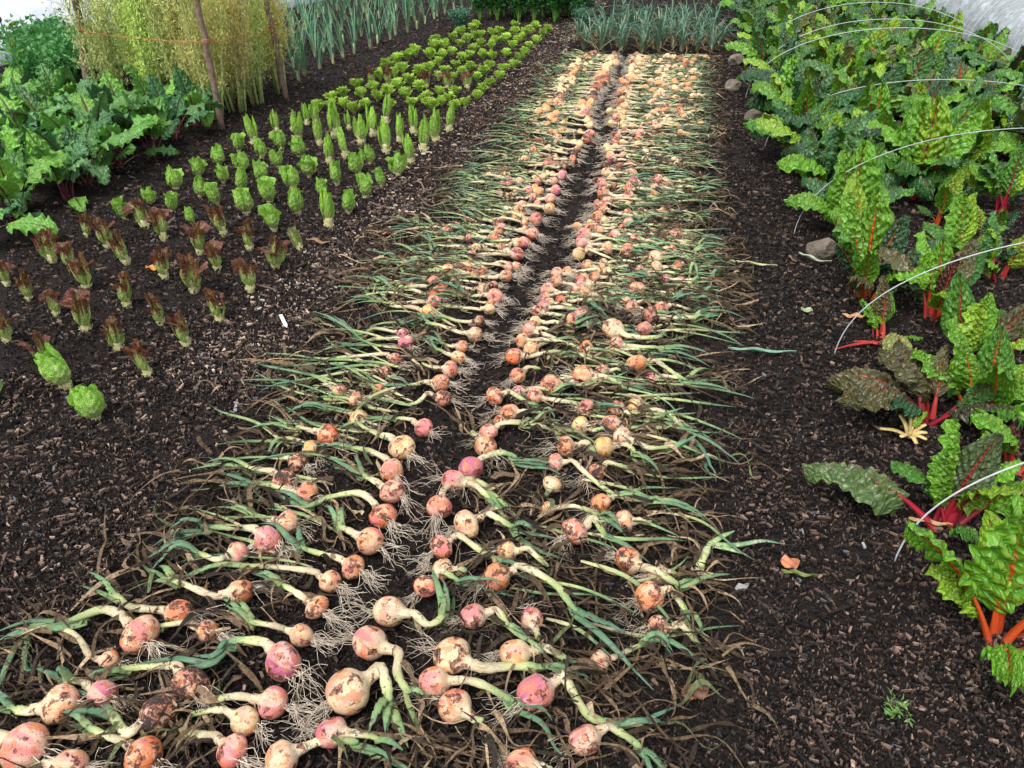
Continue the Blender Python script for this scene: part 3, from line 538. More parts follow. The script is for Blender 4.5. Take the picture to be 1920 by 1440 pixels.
# withered brown leaves tangled over and under the tops
def withered():
    Pl, Wl, Bl, Cl = [], [], [], []
    pal = np.array([(.035, .025, .017), (.07, .046, .026), (.12, .08, .045), (.17, .115, .065), (.27, .185, .11), (.38, .28, .17), (.1, .12, .05)])
    for Cv, full in dead_seeds:
        near = Cv[0][1] < 2.3; m = int(rng.integers(15, 26)) if near else int(rng.integers(14, 22)) if full else 9
        n = 12; k = rng.integers(3, len(Cv), m); p0 = Cv[k].copy(); T = Cv[-1]-Cv[0]; th = np.arctan2(T[1], T[0])+rng.normal(0, .75, m)
        L = rng.uniform(.06, .25, m); s = np.linspace(0, 1, n); cur = rng.normal(0, 1.0, m); ph = rng.uniform(0, 6, m); w2 = rng.normal(0, .3, m)
        A = th[:, None]+cur[:, None]*s**1.4+w2[:, None]*np.sin(s*9+ph[:, None]); st = (L/(n-1))[:, None]
        xx = p0[:, 0:1]+np.cumsum(np.cos(A)*st, 1)+rng.normal(0, .03, (m, 1)); yy = p0[:, 1:2]+np.cumsum(np.sin(A)*st, 1)+rng.normal(0, .03, (m, 1))
        xx = np.clip(xx, -1.50, .42) if not near else np.minimum(xx, .30+.12*rng.random((m, 1)))
        zz = .012+rng.uniform(0, .034, (m, 1))+.016*np.sin(s*rng.uniform(3, 9, (m, 1))+ph[:, None]); zz = np.maximum(zz, .010)+gz(xx, yy)*.6
        P_ = np.stack([xx, yy, zz], -1); roll = rng.uniform(-1.2, 1.2, (m, 1))+rng.normal(0, 1.8, (m, 1))*s
        B = np.stack([-np.sin(A)*np.cos(roll), np.cos(A)*np.cos(roll), np.sin(roll)], -1)
        w = rng.uniform(.0014, .0075, (m, 1))*(1-s**3*.85)*(.75+.35*np.sin(s*rng.uniform(5, 16, (m, 1))+ph[:, None]))
        c = pal[np.minimum(rng.integers(0, 7, m), rng.integers(0, 8, m)).clip(0, 6)]*rng.uniform(.7, 1.3, (m, 1))
        Pl.append(P_); Wl.append(w); Bl.append(B); Cl.append(np.repeat(c, n*2, 0))
    V, Q = ribbons(np.vstack(Pl), np.vstack(Wl), np.vstack(Bl)); return mesh('withered', V, Q, MAT['dead'], True, col=np.vstack(Cl))
def loose_tops():
    g = []
    for i in range(420):
        sd = -1 if rng.random() < .47 else 1; y = rng.uniform(1.9, 9.1) if i > 60 else rng.uniform(1.2, 2.4); x0 = rng.uniform(-1.05, -.74) if sd < 0 else rng.uniform(-.36, .05)
        a = rng.normal(-.08 if sd > 0 else .02, .25)+(0 if sd > 0 else PI); L = min(rng.uniform(.18, .4), abs((-1.42 if sd < 0 else .34)-x0)); s = np.linspace(0, 1, 12)
        an = a+rng.normal(0, .6)*s+rng.normal(0, .12)*np.sin(s*7); st = L/11; P = np.stack([x0+np.cumsum(np.cos(an))*st, y+np.cumsum(np.sin(an))*st, .022+.02*rng.random()*np.sin(s*3.1)+.006*rng.random()], -1)
        t0 = rng.uniform(.05, .4); g.append(tube(P, rng.uniform(.004, .0075)*(1-s**4*.9)*np.minimum(1, .6+2*s), 6, .6, t0, rng.uniform(.7, 1.)))
    V, Q, t = join(g); k = 6; nn = 12*k+2; an = np.tile(np.r_[np.abs(np.tile(np.arange(k)/k, 12)*2-1), 0, 0], 420)
    return mesh('loose_tops', V, Q, MAT['top2'], t=t, uvw=np.stack([an, t], -1))
kind(obj('loose_onion_tops', loose_tops()), 'stuff', 'limp cream and green onion tops lying across both beds')
kind(obj('withered_leaves', withered()), 'stuff', 'tangle of brown withered onion leaves along the beds')
# ================================================================== LETTUCES
def lettuce_leaf(kindname, seed, layer):
    """one leaf in plant coordinates, height 1; azimuth 0"""
    r = np.random.default_rng(seed); nu, nv = (24, 21) if kindname != 'frilly' else (20, 33)
    s = np.linspace(0, 1, nu)[:, None]; v = np.linspace(-1, 1, nv)[None]
    P_ = {'gem': (.24+.06*layer, 1.0, .35, .05), 'red': (.17+.06*layer, .9, .45, .07), 'cos': (.15+.035*layer, 1., .03, .02), 'frilly': (.17+.09*layer, .85, .20, .15)}[kindname]
    rmax, hw, curl, ruf = P_
    hgt = {'gem': 1-.10*layer, 'red': 1-.14*layer, 'cos': 1-.1*layer, 'frilly': 1-.22*layer}[kindname]*r.uniform(.88, 1.1)
    sp = s**.8*np.ones_like(v)
    if kindname == 'frilly': rr = .06+(rmax+.06)*s**1.1+curl*np.maximum(s-.65, 0)**1.2; wid = hw*(.4+1.0*s**1.1)
    else:
        prof = np.interp(s, [0, .12, .35, .6, .82, 1], [.10, .55, .95, 1., .78, .50+.5*(kindname == 'red')*r.random()])
        rr = rmax*prof+curl*np.maximum(s-.8, 0)*r.uniform(-.5, 3.)*(.4+layer); wid = hw*np.interp(s, [0, .2, .5, .8, 1], [.9, .8, .9, 1.1, 1.25 if kindname != 'cos' else .9])
    th = v*wid + 0*s
    f = r.uniform(0, 6, 4)
    rr = rr + ruf*(s**1.6)*np.abs(v)**1.5*np.sin(v*(7 if kindname != 'frilly' else 22)+f[0]+s*3) + ruf*.35*s*np.sin(v*(13 if kindname != 'frilly' else 31)+s*(9 if kindname != 'frilly' else 24)+f[1])
    rr = rr+.014*np.sin(s*24-np.abs(v)*7)*(1-np.abs(v)**3)*np.clip(np.abs(v)*4, 0, 1)*(1 if kindname == 'gem' else .7)
    z = hgt*s*(1-(.24 if kindname != 'frilly' else .18)*np.abs(v)**3.2) + (.05 if kindname == 'frilly' else .03)*np.sin(v*(11 if kindname == 'frilly' else 5)+f[2])*s**2
    if kindname == 'frilly': z = z-curl*.4*np.maximum(s-.75, 0)
    z = z*(1-.0*v)
    sk = r.normal(0, .05); V = np.stack([rr*np.cos(th), rr*np.sin(th)+sk*s, z*.9+(.11 if kindname != 'frilly' else .03)+0*v], -1).reshape(-1, 3)
    uv = np.stack(np.broadcast_arrays(v, s), -1).reshape(-1, 2)
    return mesh(kindname+'_leaf', V, grid(nu, nv), MAT[{'frilly': 'frilly', 'red': 'redl'}.get(kindname, 'lettuce')], uvw=uv)
LL = {k: [[lettuce_leaf(k, 31*i+7*l+1, l) for i in range(5)] for l in (0, 1)] for k in ('gem', 'red', 'cos', 'frilly')}
def stump_mesh(seed):
    r = np.random.default_rng(seed); parts = []
    z = np.linspace(-.06, .24, 6); P = np.stack([0*z, 0*z, z], -1); parts.append(tube(P, .10*(1+.25*np.array([-.2, .35, .3, 0, -.1, -.3])), 12))
    for i in range(9):   # cut leaf bases round the stump
        a = r.uniform(0, 6.28); d = np.array([math.cos(a), math.sin(a), 0]); p0 = d*.1
        parts.append(tube(np.array([p0*.7, p0*.8+d*.03+[0, 0, r.uniform(.04, .09)], p0*.8+d*r.uniform(.03, .08)+[0, 0, r.uniform(.08, .18)]]), np.array([.035, .03, .014]), 5, .5))
    V, Q, t = join(parts); return mesh('lettuce_stump', V, Q, MAT['stump'], t=t)
STUMPS = [stump_mesh(i) for i in range(4)]
LCOL = dict(gem=(.27, .52, .06), red=(.2, .05, .035), cos=(.33, .60, .06), frilly=(.56, .86, .12))
def lettuce(kd, x, y, h, tx, ty, lab, group, nleaf=None, size=None, col=None):
    P = at(x, y); H = h*depth(P)/(FPX*.80)
    t = thing({'gem': 'little_lettuce', 'red': 'red_lettuce', 'cos': 'cos_lettuce', 'frilly': 'frilly_lettuce'}[kd], lab, 'lettuce', (P[0], P[1], float(gz(P[0], P[1]))), rng.uniform(0, 6.28), group)
    # tilt so the top leans the way it does in the picture (beyond the upright direction)
    up = np.array([960-x, 3011-y]); up = -up/np.linalg.norm(up); lean = np.array([tx, ty]); e = (lean @ np.array([-up[1], up[0]])) if h else 0
    ang = np.clip(math.atan2(e, max(h, 1)), -.7, .7); A = t.rotation_euler.z
    tilt = Matrix.Rotation(ang+rng.normal(0, .05), 4, Vector((-_H[0], -_H[1], 0)) if True else 'Y')
    t.rotation_euler = (tilt @ Matrix.Rotation(A, 4, 'Z')).to_euler()
    base = np.array(col or LCOL[kd])*rng.uniform(.85, 1.15)
    nl = nleaf or {'gem': 7, 'red': 5, 'cos': 5, 'frilly': 7}[kd]; sc = H
    widen = {'gem': .98, 'red': .82, 'cos': .8, 'frilly': 1.05}[kd]*rng.uniform(.88, 1.12)
    for i in range(nl):
        ly = 0 if i < nl*.45 else 1; az = i*2.4+rng.normal(0, .25)
        cc = base*rng.uniform(.85, 1.15); pinkm = {'gem': 1., 'cos': 1., 'red': .6, 'frilly': rng.uniform(.65, 1.)}[kd]
        if kd == 'red' and ly == 0: cc = cc*np.array([1.1, 1.6, 1.1])
        obj('leaf', LL[kd][ly][int(rng.integers(0, 5))], t, (0, 0, 0), (*np.clip(cc, 0, 1), pinkm), (rng.normal(0, .05), rng.normal(.04 if ly else 0, .09), az), (sc*widen, sc*widen, sc*rng.uniform(.92, 1.05)))
    if kd == 'red' and rng.random() < .3:
        pass
    obj('stump', STUMPS[int(rng.integers(0, 4))], t, (0, 0, .004), None, None, (sc*1.05,)*3 if kd != 'frilly' else (sc*.7,)*3)
    return t
def Z(ox, oy, sc, L): return [(ox+a/sc, oy+b/sc, h/sc, (tx)/sc, -h/sc) for a, b, h, tx in L]
RED = Z(0, 360, 3, [(490,250,110,-50),(615,310,145,-30),(715,400,150,-35),(825,205,145,-15),(925,270,145,-30),(1125,340,150,-30),(1262,245,140,-22),(1405,325,140,-30),(1550,430,165,-55),(1225,435,135,-30),
 (930,480,155,-40),(1095,560,185,-45),(1412,555,165,-12),(300,395,155,-45),(405,435,140,-40),(492,535,160,-42),(715,640,165,-60),(45,525,125,-35),(165,600,135,-55),(320,690,130,-50),(485,775,195,-60),
 (910,740,150,-25),(1240,725,160,-15),(1055,865,175,-25),(670,890,165,-60),(840,1035,175,-20),(260,960,160,-55),(45,840,150,-40)]) + Z(580, 30, 8, [(945,1020,210,-20),(1180,1045,210,-20),(1770,1080,220,0)]) + Z(800, 30, 8, [(310,1100,220,0),(615,1095,220,0)])
GEM = Z(0, 360, 3, [(705,150,95,-15),(855,75,80,-20),(965,110,90,-45),(1085,180,85,-15),(1395,135,125,-20),(1550,225,125,5)]) + Z(480, 0, 3, [(35,890,95,-10),(40,1015,95,-8),(145,840,95,-10),(250,885,95,-2),(130,945,90,-5),
 (205,1070,110,-13),(300,995,100,-2),(80,1150,115,-18),(240,1215,125,-12),(380,1110,90,-8),(525,1200,108,-13),(460,1045,105,-5),(575,980,105,-3),(645,925,90,-5),(710,1055,88,-5),(622,1120,110,-5),(800,990,110,-8)]) \
 + Z(0, 0, 3.692, [(1655,1055,100,-20),(1520,1135,110,-15),(1685,1180,115,-15),(1380,1225,110,-30),(1550,1265,105,-25),(1675,1320,130,-30),(1225,1315,130,-15),(1390,1365,115,-30),(1505,1420,130,-10)])
COS = Z(480, 0, 3, [(410,1285,185,-30),(505,880,135,-7),(415,920,140,-20),(360,810,115,-15),(240,780,130,-15),(122,750,110,-17),(205,735,85,-20),(290,705,100,-20),(445,775,160,-25),(525,730,90,-12),(592,805,135,-12),(660,765,140,-20),
 (735,860,150,-10),(730,705,130,-25),(808,800,130,-15),(890,750,135,-10),(872,920,140,-10),(943,855,155,-12),(1010,790,145,-7),(1085,740,130,-35),(340,700,95,-10)]) + [(479,271,49,-8,-49)]
FR = Z(580, 30, 8, [(a, b, 150, 0) for a, b in [(150,1430),(345,1430),(545,1410),(680,1470),(730,1110),(800,1250),(370,1300),(540,1240),(970,1150),(860,1420),(1030,1300),(1195,1210),(1070,975),(1220,1420),(1340,1110),(1290,930),(1180,800),(1450,1270),
 (1510,1040),(1550,1410),(1660,1160),(1730,1350),(1400,850),(1490,690),(1330,730),(1660,920),(1600,620),(1800,1420),(1820,660),(1800,860),(1880,540),(1900,450)]]) + Z(800, 30, 8, [(a, b, 135-(1400-b)*.02, 0) for a, b in [(60,650),(20,850),(190,760),(390,610),
 (240,660),(130,440),(190,520),(270,480),(400,380),(520,300),(510,480),(540,690),(440,800),(290,880),(190,990),(200,1210),(340,1300),(440,1190),(400,1010),(540,930),(660,840),(640,650),(710,560),(620,410),(720,370),(800,350),(820,470),(740,200),
 (690,250),(990,320),(1090,280),(980,510),(850,650),(990,670),(1030,430),(1180,400),(1330,200),(1320,300),(1190,620),(1350,430),(1420,400),(1470,320),(1530,280),(1630,220),(1820,270),(1750,330),(1650,440),(1530,520),(1460,610),(1390,690),
 (1290,500),(1310,800),(950,820),(860,900),(750,990),(770,1280),(840,1160),(950,1070),(1090,980),(1160,870),(600,1390),(440,1440),(230,1390),(90,1440),(20,1280)]])
def bedline(x):   # planting lines run away from the viewer; counted from the side nearest the onions
    return min(6, max(0, int((-1.62-x)/.22)))
LN = ['line nearest the onions', 'second line from the onions', 'third line from the onions', 'middle line', 'third line from the far side', 'second line from the far side', 'line nearest the beets and leeks']
def lineup(L, kd, phrase, group, **kw):
    L = sorted(L, key=lambda e: -e[1]); c = {}
    for e in L:
        k = bedline(at(e[0], e[1])[0]); i = c.get(k, 0); c[k] = i+1
        lettuce(kd, e[0], e[1], e[2], e[3], e[4], '%s, %s of its kind in the %s' % (phrase, 'nearest' if i == 0 else ordn(i)+' nearest', LN[k]), group, **kw)
lineup(RED, 'red', 'red-topped lettuce', 'red-topped lettuces in the salad bed')
lineup(GEM, 'gem', 'squat green lettuce', 'squat green lettuces in the salad bed')
lineup(COS, 'cos', 'tall green lettuce', 'tall green lettuces in the salad bed')
lineup(FR, 'frilly', 'frilly lime lettuce', 'frilly lime lettuces in the salad bed')
lettuce('gem', 128, 725, 68, -5, -68, 'large pale green lettuce with a ragged stump at the front of the salad bed', 'big green lettuces at the front', col=(.32, .6, .08))
lettuce('gem', 182, 787, 62, -8, -62, 'pale green lettuce standing alone, nearest of all the lettuces', 'big green lettuces at the front', col=(.32, .6, .08))
lettuce('gem', -14, 752, 74, 5, -74, 'dark green lettuce cut off by the left edge of the picture', 'big green lettuces at the front', col=(.1, .36, .05))
lettuce('red', 563, 467, 37, 0, -37, 'small bleached lettuce with faint red tips, alone beside a fallen leaf', 'pale lettuces', col=(.34, .26, .15), nleaf=4)
# ================================================================== BIG LEAVES (chard and beet)
def big_leaf(seed, Ls, Lb, Wd, phi0, phi1, cup=.25, lobes=0., pk=.05, ruf=.05, sk_r=.011, twist=0., bend=0.):
    """stalk from the origin, then a blade; upper side faces inwards/up. returns blade mesh data, stalk mesh data"""
    r = np.random.default_rng(seed); n1, nu, nv = 12, 56, 35
    n = 90; s = np.linspace(0, 1, n); ph = phi0+(phi1-phi0)*s**1.5; ds = (Ls+Lb)/(n-1)
    mx = np.r_[0, np.cumsum(np.cos(ph[:-1])*ds)]; mz = np.r_[0, np.cumsum(np.sin(ph[:-1])*ds)]
    f = lambda q, a: np.interp(q, s, a); s0 = Ls/(Ls+Lb)
    side = lambda q: bend*(q**2)
    qs = np.linspace(0, s0+.06, n1); P = np.stack([f(qs, mx), side(qs), f(qs, mz)], -1)
    rad = sk_r*(1.6-1.1*qs/qs[-1]); Vs, Qs, ts = tube(P, rad, 10, .6)
    kk = 10; an = np.r_[np.tile(np.arange(kk)/kk, n1), 0, 0]; suv = np.stack([an, ts], -1)
    u = np.linspace(0, 1, nu)[:, None]; v = np.linspace(-1, 1, nv)[None]; q = s0+(1-s0)*u[:, 0]
    ww = Wd/2*(np.sin(np.clip(u, 0, 1)**.72*PI*.985)**.62*(1.02-.28*u)+.015); ww = ww*(1-.35*np.exp(-((u-.0)/.10)**2))
    ed = r.uniform(0, 6, 6)
    if lobes: ww = ww*(1+lobes*np.sin(u*17+ed[0])+lobes*.6*np.sin(u*41+ed[1]))
    ww = ww*(1+.03*np.sin(u*19+ed[2]))
    cx, cz, cy = f(q, mx)[:, None], f(q, mz)[:, None], side(q)[:, None]; pv = f(q, ph)[:, None]
    av = np.abs(v); p = u*8-av*2.2
    puck = np.abs(np.sin(PI*p))**.75*np.clip(av*6, 0, 1)*(1-av**3)
    cel = fbm(u*16+seed*3.1+v*0, v*7+30*(v > 0)+seed, 3)
    h = Wd*(pk*puck*(.5+1.1*cel)+pk*1.3*(cel-.5)*np.clip(av*4, 0, 1))
    h = h - cup*Wd*.5*av**1.8 + Wd*.05*np.exp(-(av/.07)**2)*-1
    h = h + Wd*ruf*av**2.5*np.sin(u*(17+6*r.random())+ed[3]+(v > 0)*2.1+2*np.sin(u*7+ed[4])) + Wd*ruf*.5*av**3*np.sin(u*43+ed[5]+(v > 0)*1.3)
    h = h + Wd*.07*np.sin(u*5+ed[1])*v
    a = v*0+twist*u; w = ww*v
    # blade edge drawn in where the margins are ruffled
    ly = w*np.cos(a)*(1-.10*av**2) - h*np.sin(a); lh = h*np.cos(a)+w*np.sin(a)
    back = .12*Wd*av**1.5*np.exp(-u*7)
    V = np.stack([cx-lh*np.sin(pv)-back*np.cos(pv), cy+ly, cz+lh*np.cos(pv)-back*np.sin(pv)], -1).reshape(-1, 3)
    uv = np.stack(np.broadcast_arrays(v, u), -1).reshape(-1, 2)
    return V, grid(nu, nv), uv, Vs, Qs, suv
def leafset(nm, mb, ms, specs, **kw):
    out = []
    for i, sp in enumerate(specs):
        V, Q, uv, Vs, Qs, suv = big_leaf(i*13+5, *sp[:5], **{**kw, **(sp[5] if len(sp) > 5 else {})})
        out.append((mesh(nm+'_blade', V, Q, MAT[mb], uvw=uv), mesh(nm+'_stalk', Vs, Qs, MAT[ms], uvw=suv)))
    return out
CH = leafset('chard', 'chard', 'stalk', [
 (.15, .30, .17, R_(86), R_(62)), (.16, .30, .19, R_(84), R_(40), dict(twist=.5)), (.15, .30, .18, R_(80), R_(0)), (.17, .28, .17, R_(76), R_(-45), dict(cup=.45)),
 (.14, .26, .15, R_(62), R_(-70), dict(cup=.5)), (.12, .24, .15, R_(45), R_(-25), dict(cup=.4)), (.12, .30, .20, R_(88), R_(72), dict(twist=-.4)), (.13, .26, .14, R_(82), R_(20), dict(twist=-.8, ruf=.09)),
 (.16, .26, .13, R_(70), R_(30), dict(twist=.9, ruf=.08)), (.10, .20, .12, R_(60), R_(10), dict(ruf=.09)), (.18, .30, .20, R_(83), R_(-20), dict(twist=.3)), (.08, .26, .19, R_(88), R_(78), dict(cup=.15))], pk=.10, ruf=.05)
BE = leafset('beet', 'beet', 'bstalk', [
 (.17, .24, .17, R_(84), R_(40)), (.18, .24, .18, R_(80), R_(10), dict(twist=.4)), (.18, .24, .17, R_(74), R_(-30), dict(twist=-.5)), (.16, .22, .16, R_(62), R_(-50)),
 (.20, .20, .14, R_(35), R_(-35), dict(twist=.6)), (.15, .24, .17, R_(85), R_(60), dict(twist=-.6)), (.14, .20, .14, R_(55), R_(0), dict(twist=.8)), (.19, .26, .19, R_(78), R_(-10))], pk=.035, ruf=.09, lobes=.035, cup=.05, sk_r=.0045)
CG = [(.105, .29, .022), (.06, .2, .026), (.032, .12, .036), (.022, .08, .033), (.19, .37, .028), (.045, .155, .034)]
BRZ = (.075, .08, .035); YG = (.2, .3, .03); DRK = (.02, .075, .03)
def big_plant(name, lab, cat, group, x, y, leaves, LS, z=None, part='leaf', stalkmat=None):
    """leaves: (variant, azimuth, scale, colour, stalkhue, dx)"""
    t = thing(name, lab, cat, (x, y, float(gz(x, y))), 0, group)
    for L in leaves:
        v, az, sc, c, al = L[:5]; b, s = LS[v]
        rt = (rng.normal(0, .08), rng.normal(0, .08), az); off = (math.cos(az)*.02+rng.normal(0, .012), math.sin(az)*.02+rng.normal(0, .012), -.01)
        o = obj(part, b, t, off, (*c, al), rt, (sc*rng.uniform(.95, 1.05), sc*rng.uniform(.88, 1.1), sc))
        q = obj('stalk', s, o, None, (*c, al))
        if stalkmat: q.material_slots[0].link = 'OBJECT'; q.material_slots[0].material = stalkmat
    return t
def rnd_leaves(n, LS, size, cols, hue, low=.3, vs=None):
    out = []; a0 = rng.uniform(0, 6.28); nv = len(LS)
    for i in range(n):
        v = int(rng.choice(vs)) if vs else int(rng.integers(0, nv)); c = np.array(cols[int(rng.integers(0, len(cols)))])*rng.uniform(.8, 1.2)
        out.append((v, a0+i*2.4+rng.normal(0, .3), size*rng.uniform(.75, 1.15), tuple(np.clip(c, 0, 1)), float(np.clip(hue+rng.normal(0, .08), 0, 1))))
    return out
# hand placed plants of the near right side. azimuth 0 = to the right, pi/2 = away, pi = left, -pi/2 = towards the viewer
def P_(px, py): p = at(px, py); return p[0], p[1]
HP = [
 ('largest near chard with one broad puckered leaf and orange stalks at the picture edge', 1878, 1205, [(11, 1.9, 1.0, CG[0], .9), (9, 2.9, .7, CG[4], .9), (9, -1.9, .9, CG[0], .8), (10, -.2, .8, CG[0], .9), (9, -1.0, 1., CG[1], .5), (5, .3, .8, CG[0], .4), (9, 2.5, .6, CG[4], .8)]),
 ('small chard with dark red stalks and a long leaf reaching left over the path', 1775, 985, [(5, 2.95, 1.05, (.09, .16, .06), .1), (0, 2.2, .62, CG[0], .1), (7, 1.2, .7, CG[4], .1), (1, .7, .6, (.07, .12, .05), .1), (9, .1, .9, CG[0], .1), (9, -1.6, .6, CG[1], .1), (7, .3, .6, CG[0], .1), (6, 2.6, .5, CG[0], .1)]),
 ('chard with dull bronze-green leaves beside the cut yellow stump', 1738, 790, [(4, 2.7, .95, BRZ, .3), (3, 3.4, .8, BRZ, .1), (9, 2.0, .9, BRZ, .2), (9, -.6, .8, (.05, .06, .03), .1), (2, 3.0, .7, BRZ, .2)]),
 ('chard with glossy green leaves on bright orange-red stalks in front of the wire rod', 1838, 785, [(1, 2.0, .7, CG[0], .9), (9, -.8, 1.1, CG[0], .9), (2, .2, .7, CG[0], .8), (9, 3.0, .9, CG[0], .9), (0, 1.3, .65, CG[1], .6), (9, -1.7, .9, CG[1], .8), (10, .5, .6, CG[0], .8)]),
 ('chard with pink cut stalks lying flat and a pale leaf hanging to the ground', 1655, 640, [(4, -1.6, .75, (.25, .31, .1), .2), (7, 1.6, .55, CG[0], .6), (9, 2.4, .5, CG[0], .5), (0, 1.9, .5, BRZ, .7)]),
 ('chard with tall leaves on orange stalks at the path edge', 1625, 555, [(0, 2.2, .9, CG[0], .95), (6, 1.2, 1., CG[0], .95), (1, 2.9, .7, CG[1], .95), (7, .4, .85, DRK, .6), (8, 3.2, .6, DRK, .9), (1, 1.6, 1.05, CG[4], .95), (9, -2., .9, BRZ, .9), (9, -.9, .9, (.05, .1, .04), .7), (0, .6, .75, DRK, .7)]),
 ('chard with magenta stalks and one leaf arching left over a grey stone', 1580, 445, [(3, 3.1, .85, CG[0], .05), (0, 2.0, .9, CG[0], .05), (1, 1.0, 1., CG[1], .05), (8, 2.5, .7, CG[5], .05), (6, 1.4, 1.05, CG[0], .05), (2, 0., .8, CG[1], .05)]),
 ('chard with dark bronze leaves and red stalks under the second wire hoop', 1752, 600, [(2, 2.8, .75, BRZ, .4), (6, 1.6, .7, CG[0], .4), (0, .4, .7, BRZ, .7), (1, 2.2, .7, CG[0], .5), (9, -1.2, .8, CG[0], .6), (7, .9, .6, CG[4], .8), (0, 1.2, .55, (.06, .03, .02), .4)]),
 ('chard with green leaf tops and a single tall red midrib above bare soil', 1805, 700, [(0, 1.5, .75, CG[1], .3), (6, 2.4, .6, CG[4], .3), (8, .5, .7, BRZ, .2), (0, .9, .6, CG[0], .3)]),
 ('cut back chard with short magenta stalks beside the right picture edge', 1885, 650, [(9, .5, .6, CG[1], .0), (9, 2.2, .5, CG[4], .0), (9, 1.2, .55, BRZ, .0), (9, -.5, .4, CG[0], .0)]),
 ('dark maroon chard with pink stalk half cut by the right picture edge', 1898, 885, [(9, 1.8, .7, (.05, .012, .018), .3), (9, .4, .7, (.05, .015, .02), .3), (0, 2.3, .38, (.06, .02, .02), .4), (9, -.8, .6, BRZ, .3)]),
 ('chard with yellow-green leaves in front of a second wire hoop', 1790, 505, [(6, 2.2, .75, CG[0], .8), (1, 1.2, .7, CG[4], .9), (7, .2, .65, CG[0], .9), (2, 2.9, .6, CG[1], .8)]),
 ('chard with a pale ribbed leaf lying towards the right picture edge', 1870, 520, [(1, 1.9, .6, CG[5], .3), (6, .4, .6, YG, .3), (9, -2.4, .7, CG[0], .3), (9, 2.8, .7, CG[0], .3)]),
 ('cut back chard with a fan of short magenta stalks near the third hoop', 1800, 385, [(9, 1.2, .6, CG[0], .0), (9, 2.6, .55, CG[1], .0), (0, .4, .5, CG[4], .1), (9, -.6, .5, CG[0], .0)]),
 ('chard with leaning dark green leaves on magenta stalks near the right edge', 1880, 400, [(1, 2.4, .7, CG[1], .0), (0, 1.5, .75, CG[1], .0), (8, 2.9, .7, CG[5], .1), (0, .6, .7, CG[4], .1)]),
 ('large chard with broad leaves on thick red stalks behind the third hoop', 1712, 372, [(10, 2.9, 1.1, CG[0], .3), (6, 2.0, 1.15, CG[0], .2), (1, 1.0, 1.2, CG[1], .3), (2, -1.2, .9, CG[5], .3), (0, .2, 1.1, CG[0], .3), (3, -2.2, .9, CG[5], .3), (6, 1.5, 1.2, CG[4], .3), (3, .2, .9, CG[1], .2)]),
]
for lab, px, py, L in HP:
    x, y = P_(px, py); L = [(a, b, c*1.12, tuple(np.clip(np.array(d)*rng.uniform(.85, 1.15), 0, 1)), e) for a, b, c, d, e in L]; L += rnd_leaves(3, CH, np.mean([l[2] for l in L])*.85, CG+[L[0][3]], L[0][4], vs=[1, 7, 8, 9, 10, 2])
    big_plant('chard_plant', lab, 'chard', 'chard plants of the near right bed', x, y, L, CH)
CL = ['path-side line', 'second line from the path', 'third line from the path', 'fourth line from the path', 'fifth line from the path']
for li, x0 in enumerate((.86, 1.28, 1.74, 2.2, 2.68)):
    y = (4.45, 4.75, 5.15, 5.35, 5.2)[li]; i = 0
    while y < 13.4:
        big = y < 7.5; n = 13 if y < 9 else 9; cols = CG+[CG[1], CG[0], CG[5], (.09, .13, .04)] if li else CG+[CG[2], CG[3], CG[5], CG[1]]
        x = x0+rng.normal(0, .05)
        big_plant('chard_plant', 'bushy chard in the uncut mass, %s, %s' % (CL[li], 'nearest' if i == 0 else ordn(i)+' nearest'), 'chard', 'bushy chard plants of the uncut mass', x, y,
                  rnd_leaves(n, CH, 1.08, cols, rng.choice([.05, .15, .3, .6, .85]), vs=[0, 1, 2, 3, 5, 6, 7, 8, 10, 2, 10, 3, 4, 3, 2, 4]), CH, stalkmat=MAT['pstalk'] if (li > 1 and i % 4 == 1) else None)
        y += rng.uniform(.34, .44)*(1 if y < 9 else 1.35); i += 1
# small regrowing chards among bare soil on the right
for i, (px, py) in enumerate([(1760, 420), (1850, 460), (1830, 330), (1900, 300), (1770, 310), (1845, 265)]):
    x, y = P_(px, py)
    big_plant('chard_plant', 'small regrowing chard on bare soil, %s nearest of the six between the hoops' % ordn([1, 0, 2, 3, 4, 5][i]).replace('nearest', 'very'), 'chard', 'small regrowing chards', x, y, rnd_leaves(5, CH, .6, CG, rng.choice([.0, .1, .8]), vs=[0, 1, 7, 8, 9, 6]), CH)
# beets
bx = []
for j, y in enumerate(np.arange(3.35, 5.35, .33)):
    for i, x in enumerate(np.arange(-3.30-.05*j, -6.0, -.34)):
        if x > -3.35 and y > 4.9: continue
        bx.append((i, j, x+rng.normal(0, .05)-(.18 if y < 3.5 else 0), y+rng.normal(0, .05)))
for i, j, x, y in bx:
    if x < -.86*y-1.6: continue
    big_plant('beet_plant', 'leafy beet, %s from the salad bed in the %s row from the front' % (ordn(i).replace('nearest', 'first'), ordn(j).replace('nearest', 'first')), 'beet', 'beet plants in the leafy clump', x, y,
              rnd_leaves(10, BE, 1.02, [(.085, .25, .045), (.06, .19, .045), (.13, .33, .05), (.04, .14, .05), (.09, .23, .08)], .3), BE)
x, y = P_(20, 470)
big_plant('beet_plant', 'bright green beet leaf reaching in low at the left picture edge', 'beet', 'beet plants in the leafy clump', x-.28, y+.05, [(4, .1, 1.3, (.12, .32, .05), .4), (3, .5, 1., (.1, .28, .05), .4), (2, 2., 1., CG[0], .4), (6, -.3, 1., (.16, .36, .05), .4)], BE)
